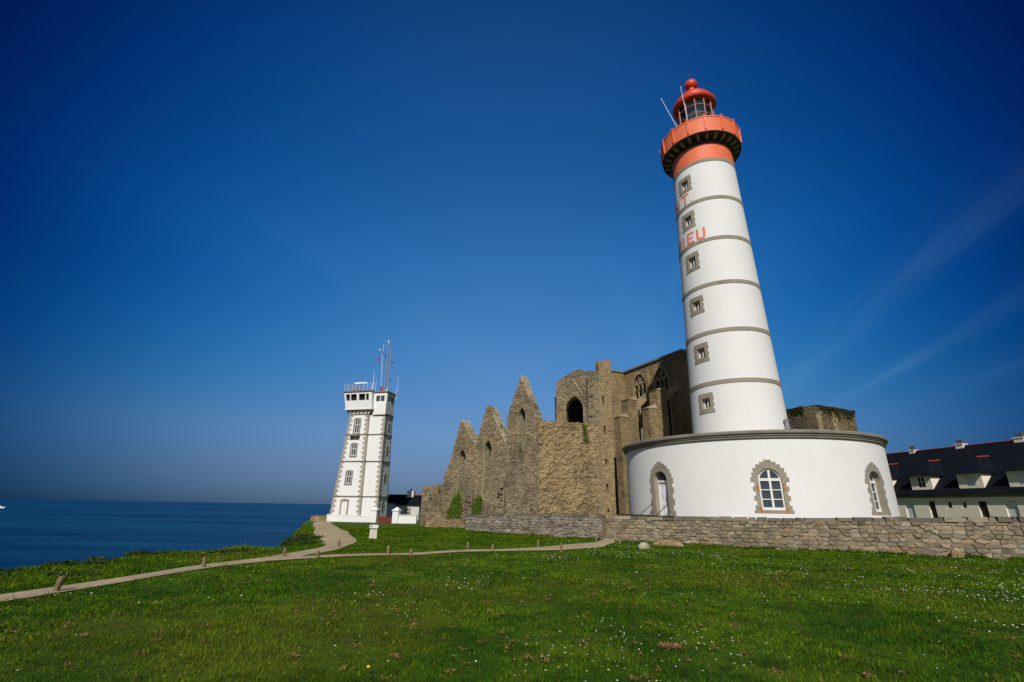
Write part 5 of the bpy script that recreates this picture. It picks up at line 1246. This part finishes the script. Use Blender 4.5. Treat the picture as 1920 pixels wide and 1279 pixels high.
build_info()
def build_boat():
    B = thing('motor_boat', 'tiny white boat far out on the sea at the left edge', 'boat', (-1275, 1272, -20.5), R(20))
    bm = bmesh.new(); hexa(bm, [(-7, -2, -.5), (6, -1.6, -.5), (6, 1.6, -.5), (-7, 2, -.5)], [(-8, -2.6, 2.4), (10, -.3, 3.2), (10, .3, 3.2), (-8, 2.6, 2.4)]); link('hull', bm, M['wmetal'], B)
    bm = bmesh.new(); hexa(bm, [(-5, -1.8, 2.4), (3, -1.6, 2.6), (3, 1.6, 2.6), (-5, 1.8, 2.4)], [(-4.5, -1.5, 5.5), (1.5, -1.3, 5.5), (1.5, 1.3, 5.5), (-4.5, 1.5, 5.5)]); link('cabin', bm, M['wmetal'], B)
build_boat()
# scrub along the cliff edge
def build_scrub():
    rows = [((-12.0, 12.4), (.9, .7, .30), 'dark low shrub on the cliff edge, leftmost in view'), ((-11.9, 14.3), (.9, .5, .26), 'low dark shrub on the cliff edge left of the longest hedge clump'), ((-12.2, 15.7), (1.0, .6, .40), 'tallest dark hedge clump on the cliff edge before the sea'),
            ((-11.9, 17.2), (.8, .5, .22), 'small dark shrub on the cliff edge right of the tallest hedge clump'), ((-10.6, 21.0), (.7, .5, .16), 'thin green shrub on the cliff edge where the shore bends'),
            ((-10.2, 23.6), (.9, .6, .26), 'green shrub on the headland slope beside the sea'), ((-11.3, 27.2), (.9, .8, .34), 'rounded green shrub on the crest of the headland'), ((-10.9, 28.6), (.9, .6, .45), 'dark bushy shrub on the headland beside the gravel path'),
            ((-9.6, 25.6), (.8, .6, .26), 'low green shrub between headland and the gravel path bend'), ((-13.4, 33.6), (1.2, .9, .5), 'green shrub where the headland meets the top of the path'), ((-12.6, 30.6), (1.0, .8, .5), 'leafy shrub on top of the headland'), ((-9.9, 18.4), (.7, .6, .14), 'low dark tuft left of the path fork'), ((-10.2, 12.3), (.8, .5, .14), 'low dark tuft between the gravel path and cliff edge')]
    for (x, y), (sx, sy, h), lab in rows:
        h = h * .55
        z = gz(x, y); S = thing('coastal_shrub', lab, 'shrub', (x, y, z), random.uniform(0, 3), 'low shrubs along the cliff edge'); pts = []; n = int(900 * (sx * sy) ** .5 + 500 * h)
        lumps = [(random.uniform(-sx, sx) * .7, random.uniform(-sy, sy) * .6, random.uniform(.15, .5) * h, random.uniform(.28, .55)) for _ in range(9)]
        for _ in range(n):
            lx, ly, lz, lr = random.choice(lumps); v = Vector((random.gauss(0, 1), random.gauss(0, 1), random.gauss(0, 1))).normalized() * random.uniform(.6, 1.05)
            v *= random.choice((1, 1, 1, 1.35)); p = (lx + v.x * lr * sx * .6, ly + v.y * lr * sy * .7, max(-.05, lz + v.z * lr * h * 1.1)); pts.append(p)
        bm = bmesh.new(); leaf_cluster(bm, pts, .045); link('foliage', bm, M['scrub'], S)
        bm = bmesh.new()
        for lx, ly, lz, lr in lumps[:5]: tube(bm, (lx * .3, ly * .3, -.1), (lx, ly, lz), .018, .008, 5)
        link('stem', bm, M['wood'], S)
build_scrub()

# ------------------------------------------------------------------ grass, straw and flowers
WALL_LINES = [((5.55, 26.72), (20.3, 20.2)), ((20.3, 20.2), (33, 15.5)), ((-2.95, 35.05), (5.16, 28.38))]
def on_turf(x, y):
    ok = (coast_dist(x, y) > -.6) | ((coast_dist(x, y) > -3) & (y > 21) & (y < 44))
    jx, jy = rng.normal(0, .055, x.shape), rng.normal(0, .055, x.shape)
    for p in PATH_POLYS: ok &= ~inside(x + jx, y + jy, p)
    for (a, b) in WALL_LINES:
        d = np.array(b) - np.array(a); L = np.hypot(*d); nx, ny = -d[1] / L, d[0] / L
        s = ((x - a[0]) * d[0] + (y - a[1]) * d[1]) / L; t = (x - a[0]) * nx + (y - a[1]) * ny
        ok &= ~((s > -.3) & (s < L + .3) & (t > -.02))
    return ok
def fbm(x, y, s, seed):
    r = np.random.default_rng(seed); out = np.zeros_like(x)
    for k in range(7):
        a = r.uniform(0, 6.28); f = s * r.uniform(.6, 2.2); out += np.sin((x * np.cos(a) + y * np.sin(a)) * f + r.uniform(0, 6.28) + 1.3 * np.sin((x * np.sin(a) - y * np.cos(a)) * f * .7))
    return out / 7
def build_grass(N=520000):
    u = rng.random(N); p = .78
    r = (4.0 ** p + u * (46.0 ** p - 4.0 ** p)) ** (1 / p)
    az = rng.uniform(R(-62), R(62), N); x = r * np.sin(az); y = r * np.cos(az)
    ok = on_turf(x, y); x, y = x[ok], y[ok]; foot = np.zeros(len(x))
    # ranker grass along the foot of the walls
    for (a_, b_) in WALL_LINES:
        a_, b_ = np.array(a_), np.array(b_); L_ = np.hypot(*(b_ - a_)); m_ = int(L_ * 420); s_ = rng.random(m_); e_ = .03 + np.abs(rng.normal(0, .16, m_)); nn_ = np.array([(b_ - a_)[1], -(b_ - a_)[0]]) / L_
        keep = fbm(s_ * L_, s_ * 0, 1.7, 5) > -.12; q_ = a_ + s_[:, None] * (b_ - a_) + e_[:, None] * nn_; q_ = q_[keep]
        x = np.r_[x, q_[:, 0]]; y = np.r_[y, q_[:, 1]]; foot = np.r_[foot, np.ones(len(q_))]
    r = np.hypot(x, y); n = len(x); z = ground_z(x, y)
    clump = fbm(x, y, 2.6, 3); big = fbm(x, y, .7, 5); wild = smooth(-7.6, -9.2, x + .02 * (y - 12)) * (y < 40)
    h = (.020 + .024 * rng.random(n)) * (1 + .75 * clump + .45 * big) * (1 + .9 * wild * rng.random(n)) * (1 + .015 * np.clip(r - 8, 0, 30))
    tall = rng.random(n) < .03; h = np.where(tall, h * 1.8, h); h = np.maximum(h, .010); h = np.where(foot > 0, .05 + .13 * rng.random(n) ** 2, h)
    w = .0018 * (1 + .8 * rng.random(n)) * np.maximum(1, r / 5.2)
    wide = rng.random(n) < .04; w = np.where(wide, w * 2.6, w); h = np.where(wide, h * .8, h)
    worn = (fbm(x, y, 2.1, 77) + .5 * fbm(x, y, 6., 78)) > .62; h = np.where(worn, h * .45, h)
    a = rng.uniform(0, 2 * np.pi, n); lean = rng.uniform(.2, 1.5, n) * h; b = a + rng.uniform(-.6, .6, n)
    dx, dy = np.cos(a) * w, np.sin(a) * w; lx, ly = -np.sin(b) * lean, np.cos(b) * lean
    V = np.empty((n, 5, 3)); 
    V[:, 0] = np.stack([x - dx, y - dy, z - .005], -1); V[:, 1] = np.stack([x + dx, y + dy, z - .005], -1)
    V[:, 2] = np.stack([x + dx * .75 + lx * .35, y + dy * .75 + ly * .35, z + h * .6], -1); V[:, 3] = np.stack([x - dx * .75 + lx * .35, y - dy * .75 + ly * .35, z + h * .6], -1)
    V[:, 4] = np.stack([x + lx, y + ly, z + h], -1)
    base = np.arange(n) * 5
    Q = np.stack([base, base + 1, base + 2, base + 3], -1); Tt = np.stack([base + 3, base + 2, base + 4], -1)
    me = bpy.data.meshes.new('grass'); me.vertices.add(n * 5); me.vertices.foreach_set('co', V.ravel())
    loops = np.empty((n, 7), np.int32); loops[:, :4] = Q; loops[:, 4:] = Tt
    me.loops.add(n * 7); me.loops.foreach_set('vertex_index', loops.ravel())
    st = np.empty((n, 2), np.int32); st[:, 0] = np.arange(n) * 7; st[:, 1] = st[:, 0] + 4
    me.polygons.add(n * 2); me.polygons.foreach_set('loop_start', st.ravel())
    me.polygons.foreach_set('loop_total', np.tile(np.array([4, 3], np.int32), n))
    me.update(calc_edges=True); me.validate()
    k = rng.uniform(.62, 1.15, n)[:, None] * np.ones((1, 3)); dry = rng.random(n) < .07 + .10 * wild + .40 * worn
    k[dry] *= np.array([2.2, 1.2, 1.6]); broad = rng.random(n) < .03; k[broad] *= 1.25; dark = rng.random(n) < .30; k[dark] *= .5
    col = np.ones((n, 5, 4), np.float32); col[:, :, :3] = k[:, None, :]
    at = me.attributes.new('Col', 'FLOAT_COLOR', 'POINT'); at.data.foreach_set('color', col.ravel())
    me.materials.append(M['blade']); o = bpy.data.objects.new('grass', me); COL.objects.link(o)
    tag(o, 'short uneven green clifftop turf grass', 'grass', kind='stuff')
build_grass()
def build_straw():
    bm = bmesh.new(); cl = [(2.07, 6.95, .085, 300)]
    for _ in range(330):
        r = random.uniform(5.0, 18); a = R(random.uniform(-50, 50)); cl.append((r * math.sin(a), r * math.cos(a), random.uniform(.012, .045), int(random.uniform(8, 34))))
    for cx, cy, s, n in cl:
        if not bool(on_turf(np.array([cx]), np.array([cy]))[0]): continue
        for _ in range(n):
            x, y = cx + random.gauss(0, s), cy + random.gauss(0, s * .8); a = random.uniform(0, 6.28); l = random.uniform(.007, .020); w = random.uniform(.003, .007); z = gz(x, y) + random.uniform(.008, .038)
            dx, dy = math.cos(a) * l, math.sin(a) * l; e = random.uniform(-.012, .025)
            bm.faces.new([bm.verts.new(p) for p in ((x - dx - dy * w / l, y - dy + dx * w / l, z), (x - dx + dy * w / l, y - dy - dx * w / l, z), (x + dx + dy * w / l, y + dy - dx * w / l, z + e), (x + dx - dy * w / l, y + dy + dx * w / l, z + e))])
    tag(link('dry_grass', bm, M['straw'], rec=False), 'brown clippings of dry grass scattered on the lawn', 'dry grass', kind='stuff')
build_straw()
def build_daisies():
    N = 60000; p = 1.0; r = rng.uniform(4.6, 27, N); az = rng.uniform(R(-50), R(52), N); x = r * np.sin(az); y = r * np.cos(az)
    f = fbm(x, y, 1.5, 21) * .6 + fbm(x, y, .55, 8) * .75 + .22 * smooth(-6, 8, x); dens = np.clip((f - .17) * 2.2, 0, 1) ** 1.5 + .055
    far = smooth(10, 17, r) * smooth(-1, 5, x); dens = dens * (.24 + .45 * far) * (1 - .55 * smooth(19, 25, r))
    ok = (rng.random(N) < dens * .38) & on_turf(x, y) & (x > -8.2); x, y, r = x[ok], y[ok], r[ok]; o = np.argsort(r); x, y, r = x[o], y[o], r[o]; z = ground_z(x, y)
    def flower(bm, s, c, tilt, n=9, stem=True):
        d = Vector((tilt[0], tilt[1], 1)).normalized(); a = d.orthogonal().normalized(); b = d.cross(a); c = Vector(c)
        ring = []
        for i in range(n * 2):
            rr = s * (1 if i % 2 == 0 else .72); an = math.pi * i / n; ring.append(bm.verts.new(c + (a * math.cos(an) + b * math.sin(an)) * rr + d * s * .15))
        inn = [bm.verts.new(c + (a * math.cos(math.pi * i / n) + b * math.sin(math.pi * i / n)) * s * .33 + d * s * .12) for i in range(n * 2)]
        for i in range(n * 2): bm.faces.new((ring[i], ring[(i + 1) % (2 * n)], inn[(i + 1) % (2 * n)], inn[i]))
        top = bm.verts.new(c + d * s * .4)
        for i in range(n * 2): bm.faces.new((inn[i], inn[(i + 1) % (2 * n)], top)).material_index = 1
        if stem:
            k = len(bm.faces); tube(bm, (0, 0, -.01), c, .0016, .0014, 5); bm.faces.ensure_lookup_table()
            for f_ in bm.faces[k:]: f_.material_index = 2
    protos = []
    for k in range(4):
        bm = bmesh.new(); flower(bm, .0125 + .0015 * k, (random.uniform(-.01, .01), random.uniform(-.01, .01), .058 + .008 * k), (random.uniform(-.3, .3), -.15 + random.uniform(-.4, .2)))
        me = bpy.data.meshes.new('daisy'); bm.to_mesh(me); bm.free()
        for m in ('petal', 'yolk', 'stem'): me.materials.append(M[m])
        protos.append(me)
    for i in range(min(300, len(x))):
        d = bpy.data.objects.new('daisy', protos[i % 4]); COL.objects.link(d); d.location = (x[i], y[i], z[i]); d.rotation_euler = (0, 0, random.uniform(-.8, .8)); d.scale = (random.uniform(.55, .9),) * 3
        tag(d, 'single small white daisy open in the near lawn', 'daisy', 'white daisies in the near lawn')
    bm = bmesh.new()
    for i in range(300, len(x)):
        s = random.uniform(.010, .015) * max(1, r[i] / 24); c = Vector((x[i], y[i], z[i] + random.uniform(.055, .08))); d = Vector((random.uniform(-.3, .3), random.uniform(-.6, .1), 1)).normalized(); a = d.orthogonal().normalized(); b = d.cross(a)
        bm.faces.new([bm.verts.new(c + (a * math.cos(math.pi * k / 3) + b * math.sin(math.pi * k / 3)) * s) for k in range(6)])
    tag(link('daisies', bm, M['petal'], rec=False), 'drifts of white daisies farther out on the lawn', 'daisies', kind='stuff')
    bm = bmesh.new(); flower(bm, .02, (0, 0, .08), (.2, -.5), 12); o = link('dandelion', bm, [M['yolk'], M['yolk'], M['stem']]); o.location = (-1.42, 5.72, gz(-1.42, 5.72)); tag(o, 'single yellow dandelion at the bottom edge of the lawn', 'dandelion')
build_daisies()
